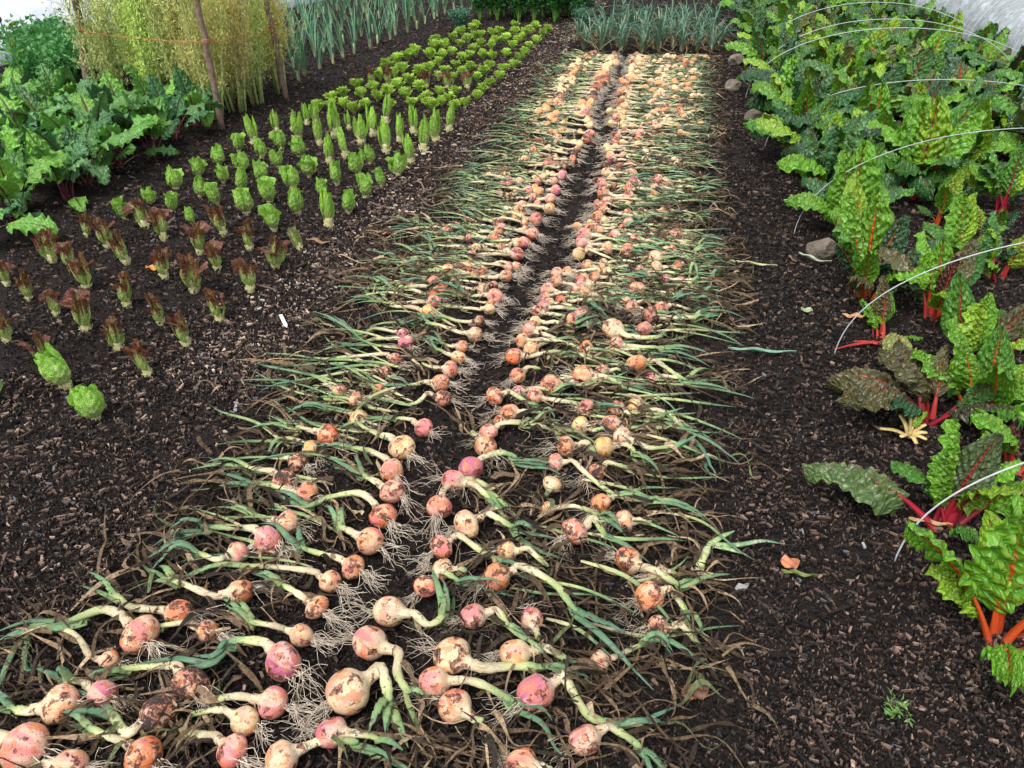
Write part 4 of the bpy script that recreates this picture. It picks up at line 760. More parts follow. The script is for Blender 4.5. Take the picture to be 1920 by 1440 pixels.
# ================================================================== SEED BUSH, POSTS, TWINE
def leaflets(Cn, n_each, spread, ln, wd, up=.5, rnd=None):
    """small folded leaf faces round centre points"""
    r = rnd or rng; m = len(Cn)*n_each; c = np.repeat(Cn, n_each, 0)+r.normal(0, 1, (m, 3))*spread
    d = r.normal(0, 1, (m, 3)); d[:, 2] = np.abs(d[:, 2])*up*2+up*.5; d /= np.linalg.norm(d, axis=1)[:, None]
    b = np.cross(d, r.normal(0, 1, (m, 3))); b /= np.linalg.norm(b, axis=1)[:, None]; nn = np.cross(d, b)
    L = (ln*r.uniform(.6, 1.3, m))[:, None]; w = (wd*r.uniform(.6, 1.3, m))[:, None]
    V = np.stack([c, c+d*L*.45+b*w+nn*w*.4, c+d*L-nn*L*.15, c+d*L*.45-b*w+nn*w*.4, c+d*L*.5], 1).reshape(-1, 3)
    q = np.array([[0, 1, 4], [1, 2, 4], [0, 4, 3], [4, 2, 3]]); return V, (np.arange(m)[:, None, None]*5+q).reshape(-1, 3)
def seed_bush(seed):
    r = np.random.default_rng(seed); ns = 9; stems = []; C = []
    for i in range(ns):
        a = r.uniform(0, 6.28); h = r.uniform(.8, 1.2); p0 = np.array([math.cos(a), math.sin(a), 0])*r.uniform(.02, .07); s = np.linspace(0, 1, 9)[:, None]
        P = p0+np.array([math.cos(a)*r.uniform(.02, .22), math.sin(a)*r.uniform(.02, .22), h])*s+r.normal(0, .01, (9, 3))*s
        stems.append(tube(P, .009*(1.25-.95*s[:, 0]), 6)); 
        for j in range(26):
            q = r.uniform(.24, 1); b = P[int(q*8)]; d = np.array([*r.normal(0, .5, 2), 1.]); d /= np.linalg.norm(d); L = r.uniform(.08, .30)
            sx = np.linspace(0, 1, 8)[:, None]; B = b+d*L*sx+np.array([0, 0, .02])*sx**2; stems.append(tube(B, .0018*(1.2-.7*sx[:, 0]), 3)); C.append(B[1:])
    V, Q, t = join(stems); C = np.vstack(C); n = len(C)*5
    c = np.repeat(C, 5, 0)+r.normal(0, .022, (n, 3)); d = r.normal(0, .62, (n, 3))+[0, 0, 1.]; d /= np.linalg.norm(d, axis=1)[:, None]
    L = r.uniform(.014, .036, n); s = np.linspace(-.5, .5, 3); P = c[:, None]+d[:, None]*(L[:, None]*s[None])[..., None]; P[:, 1] += r.normal(0, .003, (n, 3))
    b = np.cross(d, r.normal(0, 1, (n, 3))); b /= np.linalg.norm(b, axis=1)[:, None]; w = np.stack([np.full(n, .0005), r.uniform(.0018, .0038, n), np.full(n, .0004)], 1)
    Vp, Qp = ribbons(P, w, np.repeat(b[:, None], 3, 1))
    return mesh('bush_stems', V, Q, MAT['col'], t=t), mesh('bush_pods', Vp, Qp, MAT['col'])
SB = [seed_bush(i+40) for i in range(5)]
k = 0
for yy in (5.55, 5.85, 6.2, 6.55):
    for ci, xx in enumerate((-3.45, -3.74, -4.02, -4.30)):
        x, y = xx+rng.normal(0, .04), yy+rng.normal(0, .05); row = int(round((yy-5.5)/.33)); st, pd = SB[k % 5]; k += 1
        t = thing('seed_bush', 'feathery yellow-green plant, %s from the salad bed in the staked block\'s %s row' % (ordn(ci).replace('nearest', 'first'), ordn(min(row, 3)).replace('nearest', 'front')), 'seed plant', (x, y, 0), rng.uniform(0, 6.28), 'feathery seeding plants inside the stakes')
        obj('stems', st, t, None, (.46, .52, .2, 1), None, rng.uniform(.92, 1.08)); c = np.array((.64, .70, .2))*rng.uniform(.8, 1.2, 3)
        obj('pods', pd, t, None, (*c, 1), None, 1.)
def post(p0, p1, r, lab):
    P = catmull([p0, (np.array(p0)+p1)/2+np.array([.015, .01, 0]), p1], 26); P[1:-1] += rng.normal(0, .003, (24, 3)); rr = r*(1.12-.3*np.linspace(0, 1, 26))+rng.normal(0, .0008, 26)
    V, Q, t = tube(P, rr, 12); V = V+rng.normal(0, .0006, V.shape)
    t_ = thing('wooden_stake', lab, 'stake', tuple(p0), 0, 'round wooden stakes'); obj('pole', mesh('stake', V-np.array(p0), Q, MAT['bark']), t_)
    for i in range(3): # pruned twig stubs
        a = P[6+6*i]; d = np.array([rng.normal(), rng.normal(), .3]); d /= np.linalg.norm(d); Vk, Qk, _ = tube(np.array([a, a+d*.02]), [.006, .004], 6); obj('knot', mesh('knot', Vk-np.array(p0), Qk, MAT['bark']), t_)
    return P
PO = [post((-4.50, 5.46, -.02), (-4.32, 5.5, 1.55), .027, 'grey-brown wooden stake behind the beet leaves at the left of the twine'),
      post((-3.31, 5.33, -.02), (-3.36, 5.36, 1.6), .020, 'wooden stake in the middle of the twine, foot beside the salad bed'),
      post((-3.29, 6.38, -.02), (-3.45, 6.40, 1.6), .022, 'dark wooden stake leaning left beside the leeks')]
def on_post(P, z): i = int(np.argmin(abs(P[:, 2]-z))); return P[i]*[1, 1, 0]+[0, 0, z]
A, B_, C_ = on_post(PO[0], .63), on_post(PO[1], .60), on_post(PO[2], .56); parts = []
def sag(p, q, s, off):
    u = np.linspace(0, 1, 24)[:, None]; return p+(q-p)*u-np.array([0, 0, 1])*s*4*u*(1-u)+np.array(off)+rng.normal(0, .0015, (24, 3))
for o_ in ((0, -.05, 0), (.004, -.052, .006)): parts.append(tube(sag(A, B_, .02, o_), .0015, 5))
for o_ in ((.05, -.01, 0), (.053, -.01, .006)): parts.append(tube(sag(B_, C_, .015, o_), .0015, 5))
for c, r_ in ((A, .031), (B_, .024), (C_, .027)):
    th = np.linspace(0, 2*PI*3.3, 50); parts.append(tube(c+np.stack([np.cos(th)*r_, np.sin(th)*r_, (th/20.7-.5)*.03], -1), .0026, 5))
V, Q, t = join(parts); tag(obj('twine', mesh('twine', V, Q, MAT['twine'])), 'orange twine tied round the three wooden stakes', 'twine')
# ================================================================== LEEKS, UNPULLED ONIONS, CELERY, BUSHY PLANTS
def clump(seed, n, h, w, spread, droop, curl=.3, base=.012, stem=True):
    r = np.random.default_rng(seed); m = 14; s = np.linspace(0, 1, m)[None]; a = r.uniform(0, 6.28, (n, 1)); L = h*r.uniform(.6, 1.1, (n, 1)); sp = spread*r.uniform(.3, 1.3, (n, 1)); dr = droop*r.uniform(0, 1.5, (n, 1))
    k = r.uniform(.4, .8, (n, 1)); kink = np.maximum(s-k, 0)*dr
    x = L*(sp*s**1.3+kink*1.2); z = L*(s-(dr*1.5)*np.maximum(s-k, 0)**1.2-.15*sp*s)
    an = a+curl*s*r.normal(0, 1, (n, 1)); P = np.stack([x*np.cos(an)+base*np.cos(a), x*np.sin(an)+base*np.sin(a), np.maximum(z, .01)], -1)
    B = np.stack([-np.sin(an), np.cos(an), 0*an], -1); W_ = w*r.uniform(.7, 1.2, (n, 1))*(1-s**3*.92)*np.minimum(1, .6+s*3)
    T = np.gradient(P, axis=1); T /= np.linalg.norm(T, axis=2)[..., None]; N = np.cross(T, B)
    V = np.stack([P-B*W_[..., None], P-N*W_[..., None]*.5, P+B*W_[..., None]], 2)
    i = np.arange(m-1); q = np.concatenate([np.stack([i*3+j, i*3+j+1, i*3+j+4, i*3+j+3], -1) for j in (0, 1)])
    Q = (np.arange(n)[:, None, None]*m*3+q).reshape(-1, 4); tt = np.repeat(np.broadcast_to(s, (n, m))[..., None], 3, 2).ravel()
    me = mesh('upright_leaves', V.reshape(-1, 3), Q, MAT['up'], t=tt*.9+.1)
    Vs, Qs, ts = tube(np.array([[0, 0, -.02], [0, 0, .03], [0, 0, h*.2]]), [base*1.1, base*1.15, base*.9], 9); return me, mesh('shank', Vs, Qs, MAT['up'], t=ts*.12)
LK = [clump(60+i, 11, .50, .0048, .30, .25) for i in range(6)]
ST = [clump(80+i, 13, .44, .010, .42, .75, .6) for i in range(6)]
DD = [clump(95+i, 12, .30, .006, .7, 1.1, 1.) for i in range(3)]
def clumps(name, LS, x, y, lab, cat, group, cl, sc, base_dead=False):
    me, sh = LS[int(rng.integers(0, len(LS)))]; c = np.array(cl)*rng.uniform(.8, 1.2)
    t = thing(name, lab, cat, (x, y, float(gz(x, y))), rng.uniform(0, 6.28), group); obj('leaves', me, t, None, (*c, 1), (rng.normal(0, .05), rng.normal(0, .05), 0), sc*rng.uniform(.85, 1.15)); obj('shank', sh, t, None, (*c, 1), None, sc)
    if base_dead: obj('dry_leaves', DD[int(rng.integers(0, 3))][0], t, None, (.2, .14, .07, 1), (0, 0, rng.uniform(0, 6.28)), sc)
for li, x0 in enumerate((-3.52, -3.92, -4.36, -4.8, -5.25, -5.7)):
    y = 6.75+.1*li; i = 0
    while y < (13.6 if li < 4 else 14.5):
        if not (y < 7.1 and li > 0):
            clumps('young_leek', LK, x0+rng.normal(0, .03), y, 'slim blue-green leek, %s in the %s line from the salad bed' % ('nearest' if i == 0 else ordn(i)+' nearest', ordn(li).replace('nearest', 'first')), 'leek', 'young leeks in lines', (.09, .235, .125), .98); i += 1
        y += rng.uniform(.26, .36)*(1 if y < 10 else 1.3)
for r_i, y in enumerate((9.42, 9.72, 10.05, 10.4, 10.8, 11.25, 11.8)):
    for i, x in enumerate(np.arange(-1.12 if r_i < 4 else -.92, .5, .21)):
        clumps('standing_onion', ST, x+rng.normal(0, .05), y+rng.normal(0, .06), 'unpulled grey-green onion, %s from the left in the stand\'s %s row' % (ordn(i).replace('nearest', 'first'), ordn(r_i).replace('nearest', 'front')),
               'standing onion', 'unpulled onions at the end of the beds', (.085, .185, .12), .98, r_i < 3)
def bushy(seed, h, w, ns, ln, wd, n_each, stalk_r=.006, low=.35, spread=.03):
    r = np.random.default_rng(seed); st = []; C = []
    for i in range(ns):
        a = r.uniform(0, 6.28); L = h*r.uniform(.7, 1.05); s = np.linspace(0, 1, 9)[:, None]; ww = w*r.uniform(.2, 1)
        P = np.concatenate([np.cos(a)*ww*s**1.5+.01*np.cos(a), np.sin(a)*ww*s**1.5+.01*np.sin(a), L*s*(1-.15*s)], 1); st.append(tube(P, stalk_r*(1.2-.8*s[:, 0]), 5)); C.append(P[int(low*8):])
    V, Q, t = join(st); Vl, Ql = leaflets(np.vstack(C), n_each, spread, ln, wd, .35, r); return mesh('stalks', V, Q, MAT['col']), mesh('foliage', Vl, Ql, MAT['col'])
CE = [bushy(100+i, .55, .16, 16, .045, .018, 14, .007, .5, .035) for i in range(4)]
PT = [bushy(120+i, .46, .32, 22, .05, .018, 16, .006, .3, .05) for i in range(3)]
for r_i, y in enumerate((11.55, 11.95, 12.4, 12.9, 13.4)):
    for i, x in enumerate(np.arange(-2.85, -1.45, .27)):
        a, b = CE[int(rng.integers(0, 4))]; lab = 'dark leafy celery, %s from the left in the %s row behind the frilly lettuces' % (ordn(i).replace('nearest', 'first'), ordn(r_i).replace('nearest', 'front'))
        t = thing('celery_plant', lab, 'celery', (x+rng.normal(0, .04), y+rng.normal(0, .04), 0), rng.uniform(0, 6), 'celery plants behind the salad bed'); obj('stalks', a, t, None, (.16, .36, .06, 1)); obj('foliage', b, t, None, (.035, .14, .03, 1))
for i, (x, y) in enumerate([(-5.1, 5.9), (-5.5, 6.3), (-5.2, 6.6), (-5.9, 6.7), (-5.6, 7.1), (-6.2, 7.3), (-4.95, 6.25)]):
    a, b = PT[i % 3]; t = thing('leafy_herb', 'fine-leaved green bush behind the beets, %s nearest of the group before the white tunnel' % ordn([0, 2, 4, 3, 5, 6, 1][i]).replace('nearest', 'very'), 'bush', (x, y, 0), i*1.3, 'fine-leaved bushes behind the beets'); obj('stalks', a, t, None, (.1, .22, .06, 1)); obj('foliage', b, t, None, (.07, .24, .06, 1))
for i, x in enumerate((-2.95, -1.35)):
    a, b = PT[i]; y = (10.95, 11.3)[i]; t = thing('leafy_herb', ('small blue-green plant beside the last leeks and frilly lettuces', 'low green plant between the celery and the standing onions')[i], 'bush', (x, y, 0), i*1.3); obj('stalks', a, t, None, (.1, .2, .1, 1), None, .5); obj('foliage', b, t, None, (.08, .2, .12, 1), None, .5)
# one tall stem with a flower bud at the left edge
p = atY(18, 75, 5.4); t = thing('flower_stem', 'tall leafy flower stem with a closed bud before the white tunnel', 'flower', (p[0], 5.4, 0))
sP = np.array([[0, 0, 0], [.01, 0, .3], [-.01, 0, .55], [-.03, 0, p[2]+.13]]); V, Q, tt = tube(catmull(sP, 16), .005, 6); obj('stem', mesh('stem', V, Q, MAT['col']), t, None, (.1, .25, .05, 1))
for i in range(7):
    hgt = .25+.065*i; q = obj('leaf', CH[9][0], t, (-.01, 0, hgt-.05), (.12, .33, .05, .6), (0, 0, i*2.1), .5)
V, Q, tt = tube(np.array([[-.03, 0, p[2]+.12], [-.03, 0, p[2]+.135], [-.03, 0, p[2]+.15], [-.03, 0, p[2]+.165]]), [.006, .016, .015, .006], 10); obj('bud', mesh('bud', V, Q, MAT['col']), t, None, (.12, .08, .05, 1))
# ================================================================== TUNNELS, HOOPS
def cloth_mat(name, c, al, sc):
    m = M(name, .75, .3); g = m.n('TexCoord').outputs['Object']; n = m.noise(g, sc, 5, .7, 1.); w = m.noise(g, 1.4, 4, .6, 2.5)
    m.col(m.mix(m.ramp(n, [(.35, .25), (.6, 0.)]), c, tuple(x*.72 for x in c))); m.bump(w, .9, .05); m.leafy(c, .35)
    if al < 1:
        out = m.t.nodes['Material Output']; s_ = out.inputs['Surface'].links[0].from_socket; tr = m.n('BsdfTransparent'); mx = m.n('MixShader', Fac=m.ramp(n, [(.35, al-.15), (.65, min(1, al+.3))]))
        m.t.links.new(tr.outputs[0], mx.inputs[1]); m.t.links.new(s_, mx.inputs[2]); m.t.links.new(mx.outputs[0], out.inputs['Surface'])
    return m.m
MAT['fleece'] = cloth_mat('white_fleece', (.72, .76, .82), 1, 30.); MAT['net'] = cloth_mat('fine_net', (.62, .68, .70), .62, 9.)
def tunnel(name, x0, y0, y1, skew, a, b, mat_, lab, cat, hoop):
    nu, nv = 140, 44; u = np.linspace(y0, y1, nu)[:, None]; th = np.linspace(-.06, PI+.06, nv)[None]
    sagg = 1-.05*np.abs(np.sin((u-y0)/hoop*PI))+(fbm(u*2, th*3, 4)-.45)*.10
    cx = x0+(u-y0)*skew; end = np.minimum(1, ((u-y0)/.45))**.5
    V = np.stack([cx-a*np.cos(th)*sagg*(.4+.6*end), u+0*th, b*np.sin(th)*sagg*end], -1).reshape(-1, 3); org = np.array([x0, y0, 0])
    t = thing(name, lab, cat, tuple(org)); obj('cover', mesh(name, V-org, grid(nu, nv), mat_), t)
    for yy in np.arange(y0+.5, y1, hoop):
        th = np.linspace(0, PI, 30); P = np.stack([x0+(yy-y0)*skew-a*1.0*np.cos(th), yy+0*th, b*1.0*np.sin(th)], -1)-org; V, Q, _ = tube(P, .006, 6); obj('hoop', mesh('tunnel_hoop', V, Q, MAT['white']), t)
tunnel('fleece_tunnel', -7.75, 6.6, 19, .13, .85, .50, MAT['fleece'], 'long low tunnel of white fleece beyond the beets and leeks', 'tunnel', 1.5)
tunnel('net_tunnel', 4.35, 7.0, 21, .02, 1.15, .80, MAT['net'], 'low tunnel of fine white net at the upper right behind the chard', 'tunnel', 1.6)
for i, (x, y) in enumerate([(-9.2, 9.4), (-9.7, 10.1), (-10.3, 9.6), (-9.9, 11.), (-10.6, 10.6), (-11.2, 11.8), (-9.4, 12.2), (-10.4, 12.8)]):
    big_plant('cabbage_plant', 'dark cabbage-like plant beyond the white fleece tunnel, %s nearest' % ordn(i).replace('nearest', 'very'), 'cabbage', 'dark plants beyond the fleece', x, y, rnd_leaves(9, BE, 1.5, [(.03, .09, .05), (.05, .13, .07)], .3), BE, stalkmat=MAT['pstalk'])
for i, (x, y) in enumerate([(-6.75, 12.3), (-6.5, 12.9)]): pass
HL = ['steel rod hoop rising from the bark path in front of the nearest chard', 'pale wire hoop crossing over the bronze chard leaves', 'pale wire hoop rising from the path beside the grey stone', 'white wire hoop arching over the chard mass, fourth from the front',
      'white wire hoop arching high over the chard, fifth from the front', 'thin white hoop, sixth from the front, close behind the fifth', 'farthest thin white hoop over the chard mass']
for i, (y, a, b) in enumerate([(1.61, 1.1, .60), (2.69, 1.1, .585), (3.95, 1.12, .60), (5.61, 1.15, .50), (7.2, 1.2, .60), (7.75, 1.1, .6), (8.5, 1.1, .655)]):
    th = np.linspace(0, PI, 60); P = np.stack([1.78-a*np.cos(th), y+.03*np.sin(th)+.004*np.sin(th*7), b*np.sin(th)**.9-.02], -1)
    V, Q, _ = tube(P, (.0024, .0022, .002, .0024, .003, .003, .003)[i], 8); tag(obj('wire_hoop', mesh('wire_hoop', V, Q, MAT['steel'] if i == 0 else MAT['white'])), HL[i], 'hoop', 'wire hoops over the chard bed')
# ================================================================== STONES AND SMALL THINGS ON THE GROUND
def stone(px, py, w, hh, lab, col=None):
    r = np.random.default_rng(int(px)); nu, nv = 22, 30; ph = np.linspace(0, PI, nu)[:, None]; th = np.linspace(0, 2*PI, nv, endpoint=False)[None]
    V = np.stack([np.sin(ph)*np.cos(th), np.sin(ph)*np.sin(th), np.cos(ph)+0*th], -1)
    for _ in range(11):   # broken flat faces
        d = r.normal(0, 1, 3); d /= np.linalg.norm(d); k = V @ d; V = V-np.maximum(k-r.uniform(.6, .85), 0)[..., None]*d
    V = V.reshape(-1, 3)+r.normal(0, .012, (nu*nv, 3)); P = at(px, py); W_ = w*depth(P)/FPX/2
    i = np.arange(nu-1)[:, None]; j = np.arange(nv)[None]; Q = np.stack([i*nv+j, (i+1)*nv+j, (i+1)*nv+(j+1) % nv, i*nv+(j+1) % nv], -1).reshape(-1, 4)
    V = V*[W_*1.1, W_*.85, W_*hh]; o = obj('stone', mesh('stone', V, Q, MAT['stone'], False), None, (P[0], P[1]+W_*.5, W_*hh*.45)); o.rotation_euler = (r.normal(0, .2), r.normal(0, .2), r.uniform(0, 6)); tag(o, lab, 'stone', 'stones along the chard bed')
stone(1543, 484, 60, .85, 'angular grey stone under the magenta-stalked chard beside the path')
stone(1375, 172, 40, .8, 'rounded tan stone at the path edge, second of the far stones')
stone(1380, 124, 36, .8, 'tan stone at the path edge near the standing onions'); stone(1412, 228, 40, .7, 'grey stone half under chard leaves, nearer than the two tan ones'); stone(1355, 52, 20, .8, 'small tan stone beside the standing onions, farthest of the stones')
def flat_leaf(name, px, py, L, Wd, az, c, lab, cat, curl=.2, serr=0., z=.022, bend=0.):
    nu, nv = 22, 9; u = np.linspace(0, 1, nu)[:, None]; v = np.linspace(-1, 1, nv)[None]; P = at(px, py, .01); k = depth(P)/FPX; L *= k; Wd *= k
    w = Wd/2*(np.sin(u**.85*PI)**.7+.03)*(1+serr*np.sin(u*60)); x = (u-.5)*L; y = v*w+bend*L*(u-.5)**2; zz = z+curl*Wd*(v**2*.6)*np.sin(u*4)+curl*Wd*.5*np.cos(u*5)+.004*np.sin(u*12+v*3); zz = zz-zz.min()+z*.8
    V = np.stack([x+0*v, y, zz+0*v], -1).reshape(-1, 3); Vb = V-[0, 0, .0012]; Q = grid(nu, nv); Q2 = Q[:, ::-1]+len(V)
    o = obj(name, mesh(name, np.vstack([V, Vb]), np.vstack([Q, Q2]), MAT['col']), None, (P[0], P[1], 0), (*c, 1), (0, 0, az)); return tag(o, lab, cat)
flat_leaf('fallen_leaf', 1480, 1061, 36, 32, .3, (.55, .2, .09), 'round orange-pink fallen leaf lying on the bark path', 'leaf', .08)
flat_leaf('fallen_leaf', 1302, 1306, 58, 34, .5, (.2, .085, .05), 'brown toothed fallen leaf at the path edge by the nearest onions', 'leaf', .25, .08)
flat_leaf('fallen_leaf', 288, 508, 28, 14, .1, (.65, .25, .04), 'yellow-orange fallen leaf among the red-topped lettuces', 'leaf', .3)
flat_leaf('fallen_leaf', 1598, 598, 38, 16, 2.9, (.6, .33, .15), 'peach coloured fallen leaf beside the cut pink chard stalks', 'leaf', .3)
flat_leaf('fallen_leaf', 717, 441, 20, 12, .4, (.5, .25, .12), 'tan fallen leaf on the bark path between lettuces and onions', 'leaf', .2)
flat_leaf('fallen_leaf', 597, 458, 46, 12, .15, (.26, .15, .07), 'long browned lettuce leaf lying flat beside the bleached lettuce', 'leaf', .5)
flat_leaf('bean_pod', 1496, 1081, 64, 9, 0., (.12, .16, .04), 'dull green pod lying just below the round orange leaf', 'pod', .2)
flat_leaf('leek_scrap', 1428, 662, 126, 9, .12, (.2, .36, .24), 'long blue-green strip of leek leaf lying on the path', 'leaf scrap', .3)
flat_leaf('leek_scrap', 1412, 498, 86, 6, -.05, (.4, .42, .2), 'thin yellow-green leaf strip on the path beyond the blue-green one', 'leaf scrap', .3)
flat_leaf('leek_scrap', 1512, 587, 26, 22, .9, (.28, .34, .2), 'small pale green leaf scrap in the middle of the chard path', 'leaf scrap', .2)
flat_leaf('leek_scrap', 1315, 304, 52, 7, -.05, (.15, .35, .03), 'bright green leaf strip lying beyond the onion tops on the path', 'leaf scrap', .2)
flat_leaf('leek_scrap', 1525, 490, 62, 9, -.4, (.38, .42, .3), 'pale curled leaf scrap just in front of the grey stone', 'leaf scrap', .5, 0, .022, .4)
flat_leaf('wood_offcut', 1742, 984, 76, 11, -.05, (.5, .3, .13), 'tan wood strip in front of the chard with dark red stalks', 'wood strip', .1)
flat_leaf('wood_offcut', 1390, 1106, 30, 14, .5, (.3, .29, .28), 'grey weathered chip near the onion tops on the path', 'wood strip', .05)
flat_leaf('wood_offcut', 800, 480, 5, 5, 0, (.3, .3, .28), 'tiny pale chip at the tips of the left bed onion tops', 'wood strip', .05)
# onion top torn off, lying at the right edge of the bed
def torn_top():
    T0 = [at(1308, 1080, .02), at(1318, 1045, .025), at(1335, 1018, .03)]; g = [tube(catmull(T0, 12), np.linspace(.013, .010, 12), 9, .7, .3, .5)]
    for e, t1 in (([(1335, 1018), (1355, 1005), (1378, 995)], .62), ([(1335, 1020), (1380, 1022), (1430, 1014), (1470, 1020)], .85), ([(1335, 1022), (1370, 1030), (1400, 1040)], .6)):
        g.append(tube(catmull([at(*q, .022) for q in e], 14), .0085*(1-np.linspace(0, 1, 14)**3*.9), 7, .35, .5, t1))
    V, Q, t = join(g); o = np.array([V[:, 0].mean(), V[:, 1].mean(), 0]); return tag(obj('torn_onion_top', mesh('torn_top', V-o, Q, MAT['top'], t=t, uvw=np.stack([t*0+.3, t], -1)), None, tuple(o)), 'torn green onion top with forked leaves on the right path edge', 'leaf scrap')
torn_top()
def plant_label():
    p0, p1 = at(526, 592, .02), at(538, 614, .02); d = p1-p0; L = np.linalg.norm(d); V = np.array([[x, y, z] for z in (0, .0015) for x, y in ((0, -.007), (L*.82, -.007), (L, 0), (L*.82, .007), (0, .007))])
    Q4 = np.array([[0, 1, 6, 5], [1, 2, 7, 6], [2, 3, 8, 7], [3, 4, 9, 8], [4, 0, 5, 9], [5, 6, 8, 9], [4, 3, 1, 0]]); Q3 = np.array([[6, 7, 8], [3, 2, 1]])
    o = obj('plant_label', mesh('plant_label', V, [Q4, Q3], mat_simple('white_plastic', (.78, .78, .75), .4, .5, 30., .9, 1.05, 0), False), None, tuple(p0+[0, 0, .004]), None, (0, .05, math.atan2(d[1], d[0]))); tag(o, 'small blank white plastic plant label lying on the bark path', 'plant label')
plant_label()
def cut_stump():
    P = at(1702, 826); t = thing('cut_chard_stump', 'cut pale yellow chard stump with splayed short stalks', 'chard stump', (P[0], P[1], 0))
    for i, (az, el, L) in enumerate([(3.1, .15, .09), (2.3, .8, .07), (1.8, 1.1, .075), (1.2, 1.0, .07), (.5, .6, .06), (-1.4, .15, .05), (-2.4, .3, .05), (0, .4, .05), (-.6, .25, .05)]):
        d = np.array([math.cos(az)*math.cos(el), math.sin(az)*math.cos(el), math.sin(el)]); Pp = catmull([d*.006+[0, 0, .015], d*L*.5+[0, 0, .025], d*L+[0, 0, .018]], 8); V, Q, _ = tube(Pp, np.linspace(.010, .0065, 8), 8, .5); obj('stalk', mesh('cut_stalk', V, Q, MAT['col']), t, None, (.62, .48, .2, 1))
    obj('leaf', CH[9][0], t, (-.02, .0, .02), (.2, .4, .05, 1), (0, 0, .6), .35)
cut_stump()
P = at(1610, 655); parts = []
for i, (a, b) in enumerate((((1640, 640), (1565, 655)), ((1645, 645), (1600, 640)), ((1650, 642), (1580, 652)), ((1688, 652), (1715, 682)))):
    p, q = at(*a, .03), at(*b, .022); V, Q, t_ = tube(catmull([p, (p+q)/2+[0, 0, .006], q], 10), np.linspace(.007, .003, 10), 8, .6); o_ = np.array([*((p+q)/2)[:2], 0])
    tag(obj('cut_stalk', mesh('cut_stalk_piece', V-o_, Q, MAT['stalk'], uvw=np.stack([t_*0+.3, t_*.3+.5], -1)), None, tuple(o_), (1, 1, 1, .25)), ['longest pink cut chard stalk lying left of the hanging leaf', 'short pink cut stalk on top of the longest one', 'middle pink cut stalk lying left of the hanging leaf', 'pink cut stalk lying to the right of the hanging leaf'][i], 'chard stalk')
V, Ql = leaflets(np.array([[0, 0, .01], [.01, .01, .02], [-.01, 0, .03], [.005, -.01, .04], [.02, -.01, .012]]), 12, .008, .02, .0025, .4); P = at(1668, 1345)
tag(obj('weed', mesh('weed', V, Ql, MAT['col']), None, (P[0], P[1], .01), (.16, .3, .08, 1)), 'tiny grassy weed seedling in the bark path at lower right', 'weed')
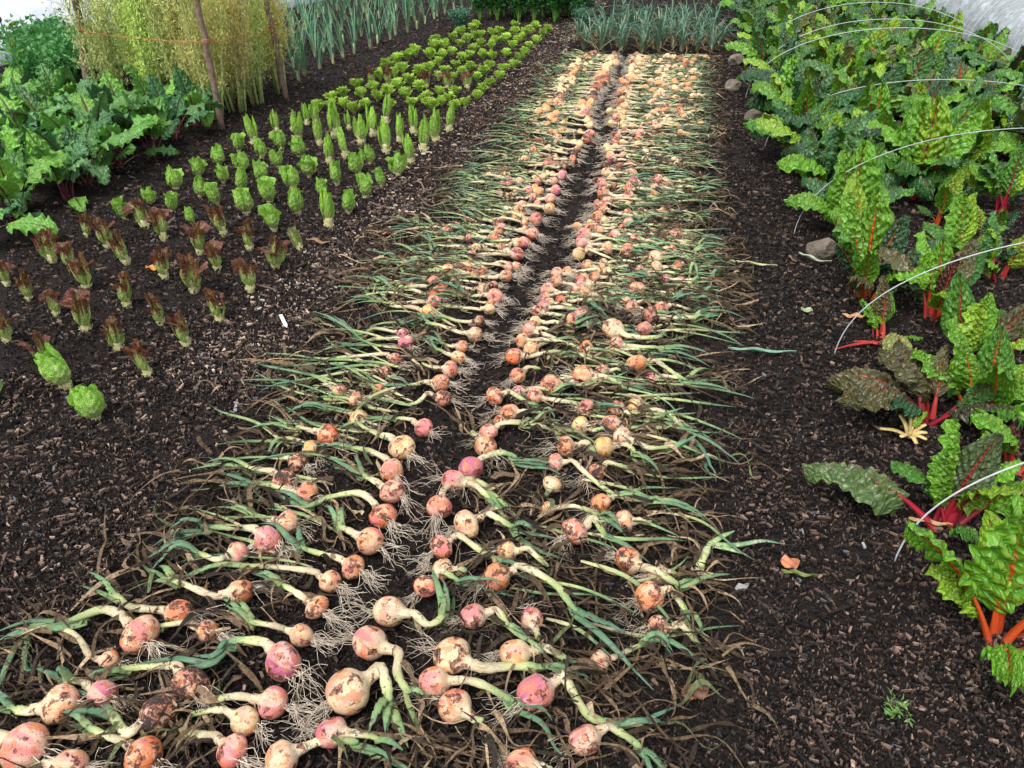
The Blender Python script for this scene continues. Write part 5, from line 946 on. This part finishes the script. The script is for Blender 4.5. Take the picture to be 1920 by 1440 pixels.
# ================================================================== PERSON standing beyond the standing onions
def person(x, y, rz):
    t = thing('person', 'person in dark trousers and brown boots standing beyond the onions', 'person', (x, y, 0), rz)
    # joints: pelvis first
    J = dict(pel=(0, 0, .95), sp=(0, .0, 1.12), ch=(0, .01, 1.32), nk=(0, .01, 1.48), nk2=(0, -.01, 1.55), hd=(0, -.01, 1.63), top=(0, 0, 1.73))
    V = []; Ed = []; Rd = []
    def add(p, r): V.append(p); Rd.append(r); return len(V)-1
    def chain(ps, start=None):
        prev = start
        for p, r in ps:
            i = add(p, r)
            if prev is not None: Ed.append((prev, i))
            prev = i
        return prev
    pel = add(J['pel'], (.15, .11)); ch = chain([(J['sp'], (.13, .10)), (J['ch'], (.16, .115))], pel); nk = chain([(J['nk'], (.06, .06)), (J['nk2'], (.055, .055))], ch); chain([(J['hd'], (.075, .09)), (J['top'], (.06, .075))], nk)
    hands = []
    for s in (-1, 1):
        chain([((.09*s, 0, .88), (.09, .09)), ((.10*s, -.01, .50), (.06, .06)), ((.10*s, .02, .10), (.042, .045)), ((.10*s, -.10, .04), (.04, .03))], pel)
        w = chain([((.19*s, .01, 1.40), (.05, .05)), ((.25*s, .02, 1.12), (.04, .04)), ((.26*s, -.04, .88), (.028, .028)), ((.26*s, -.06, .80), (.035, .018))], ch)
        for k_ in range(4): chain([((.26*s, -.085+.018*k_, .755), (.009, .009)), ((.258*s, -.09+.018*k_, .72-.006*abs(k_-1.5)), (.008, .008))], w)
        chain([((.25*s, -.10, .79), (.010, .010)), ((.245*s, -.115, .76), (.009, .009))], w)
    me = bpy.data.meshes.new('body'); me.from_pydata(V, Ed, []); o = obj('body', me, t); m = o.modifiers.new('skin', 'SKIN'); o.modifiers.new('sub', 'SUBSURF').levels = 1; o.modifiers['sub'].render_levels = 2
    for i, r in enumerate(Rd): me.skin_vertices[0].data[i].radius = r
    me.skin_vertices[0].data[0].use_root = True; m.use_smooth_shade = True
    me.materials.append(mat_simple('skin', (.5, .28, .19), .5, .4, 30., .95, 1.05, 0))
    cl = mat_simple('navy_cloth', (.018, .022, .035), .85, .2, 60., .7, 1.3, .5); jk = mat_simple('grey_jacket', (.06, .07, .08), .8, .2, 60., .8, 1.2, .5); bt = mat_simple('boot_leather', (.11, .055, .035), .6, .4, 40., .6, 1.3, .3)
    for s in (-1, 1):
        V_, Q, _ = tube(catmull([(.085*s, 0, 1.0), (.095*s, 0, .75), (.10*s, -.01, .5), (.10*s, .01, .28), (.10*s, .01, .12)], 30), np.interp(np.linspace(0, 1, 30), [0, .3, .6, .85, 1], [.11, .10, .078, .07, .075])+rng.normal(0, .0015, 30), 18); obj('trouser_leg', mesh('trouser_leg', V_, Q, cl), t)
        V_, Q, _ = tube(catmull([(.10*s, .07, .045), (.10*s, .0, .055), (.10*s, -.09, .045), (.10*s, -.19, .03)], 18), np.interp(np.linspace(0, 1, 18), [0, .15, .5, .9, 1], [.035, .05, .048, .046, .02]), 16, .85); b = obj('boot', mesh('boot', V_, Q, bt), t)
        V_, Q, _ = tube(np.array([(.10*s, .02, .03), (.10*s, .02, .10), (.10*s, .02, .19)]), [.055, .053, .056], 16); obj('boot_shaft', mesh('boot_shaft', V_, Q, bt), b)
        V_, Q, _ = tube(catmull([(.12*s, .01, 1.42), (.20*s, .01, 1.38), (.25*s, .02, 1.12), (.262*s, -.03, .90)], 20), np.linspace(.075, .045, 20), 14); obj('sleeve', mesh('sleeve', V_, Q, jk), t)
    V_, Q, _ = tube(np.array([(0, 0, .90), (0, 0, .98), (0, .0, 1.12), (0, .01, 1.30), (0, .01, 1.42), (0, .01, 1.49)]), [.17, .175, .17, .20, .18, .085], 24); V_[:, 1] *= .72; obj('jacket', mesh('jacket', V_, Q, jk), t)
    nu, nv = 14, 20; ph = np.linspace(0, PI*.55, nu)[:, None]; th = np.linspace(0, 2*PI, nv)[None]; H = np.stack([.088*np.sin(ph)*np.cos(th), .104*np.sin(ph)*np.sin(th)+.012, 1.665+.10*np.cos(ph)+0*th], -1).reshape(-1, 3); obj('hair', mesh('hair', H, grid(nu, nv), mat_simple('hair', (.05, .03, .02), .6, .3, 80., .6, 1.3, .5)), t)
    for s in (-1, 1):
        for nm, c, rr, yy, zz, xx in (('eye', (.75, .75, .72), .012, -.088, 1.648, .031), ('ear', (.5, .28, .19), .02, 0, 1.64, .082)):
            ph = np.linspace(0, PI, 9)[:, None]; th = np.linspace(0, 2*PI, 13)[None]; E_ = np.stack([np.sin(ph)*np.cos(th), np.sin(ph)*np.sin(th), np.cos(ph)+0*th], -1).reshape(-1, 3)*rr*([1, 1, 1] if nm == 'eye' else [.35, .8, 1.3])+[xx*s, yy, zz]; obj(nm, mesh(nm, E_, grid(9, 13), mat_simple(nm, c, .4, .4, 9., .95, 1.05, 0)), t)
    V_, Q, _ = tube(np.array([(0, -.092, 1.655), (0, -.105, 1.635), (0, -.112, 1.615), (0, -.098, 1.605)]), [.007, .009, .013, .009], 8); obj('nose', mesh('nose', V_, Q, me.materials[0]), t)
    V_, Q, _ = tube(np.array([(-.025, -.088, 1.583), (0, -.096, 1.58), (.025, -.088, 1.583)]), [.003, .006, .003], 8, .7); obj('mouth', mesh('mouth', V_, Q, mat_simple('lips', (.4, .14, .12), .4, .4, 9., .95, 1.05, 0)), t)
p = at(1092, 32); person(p[0], p[1], .5)
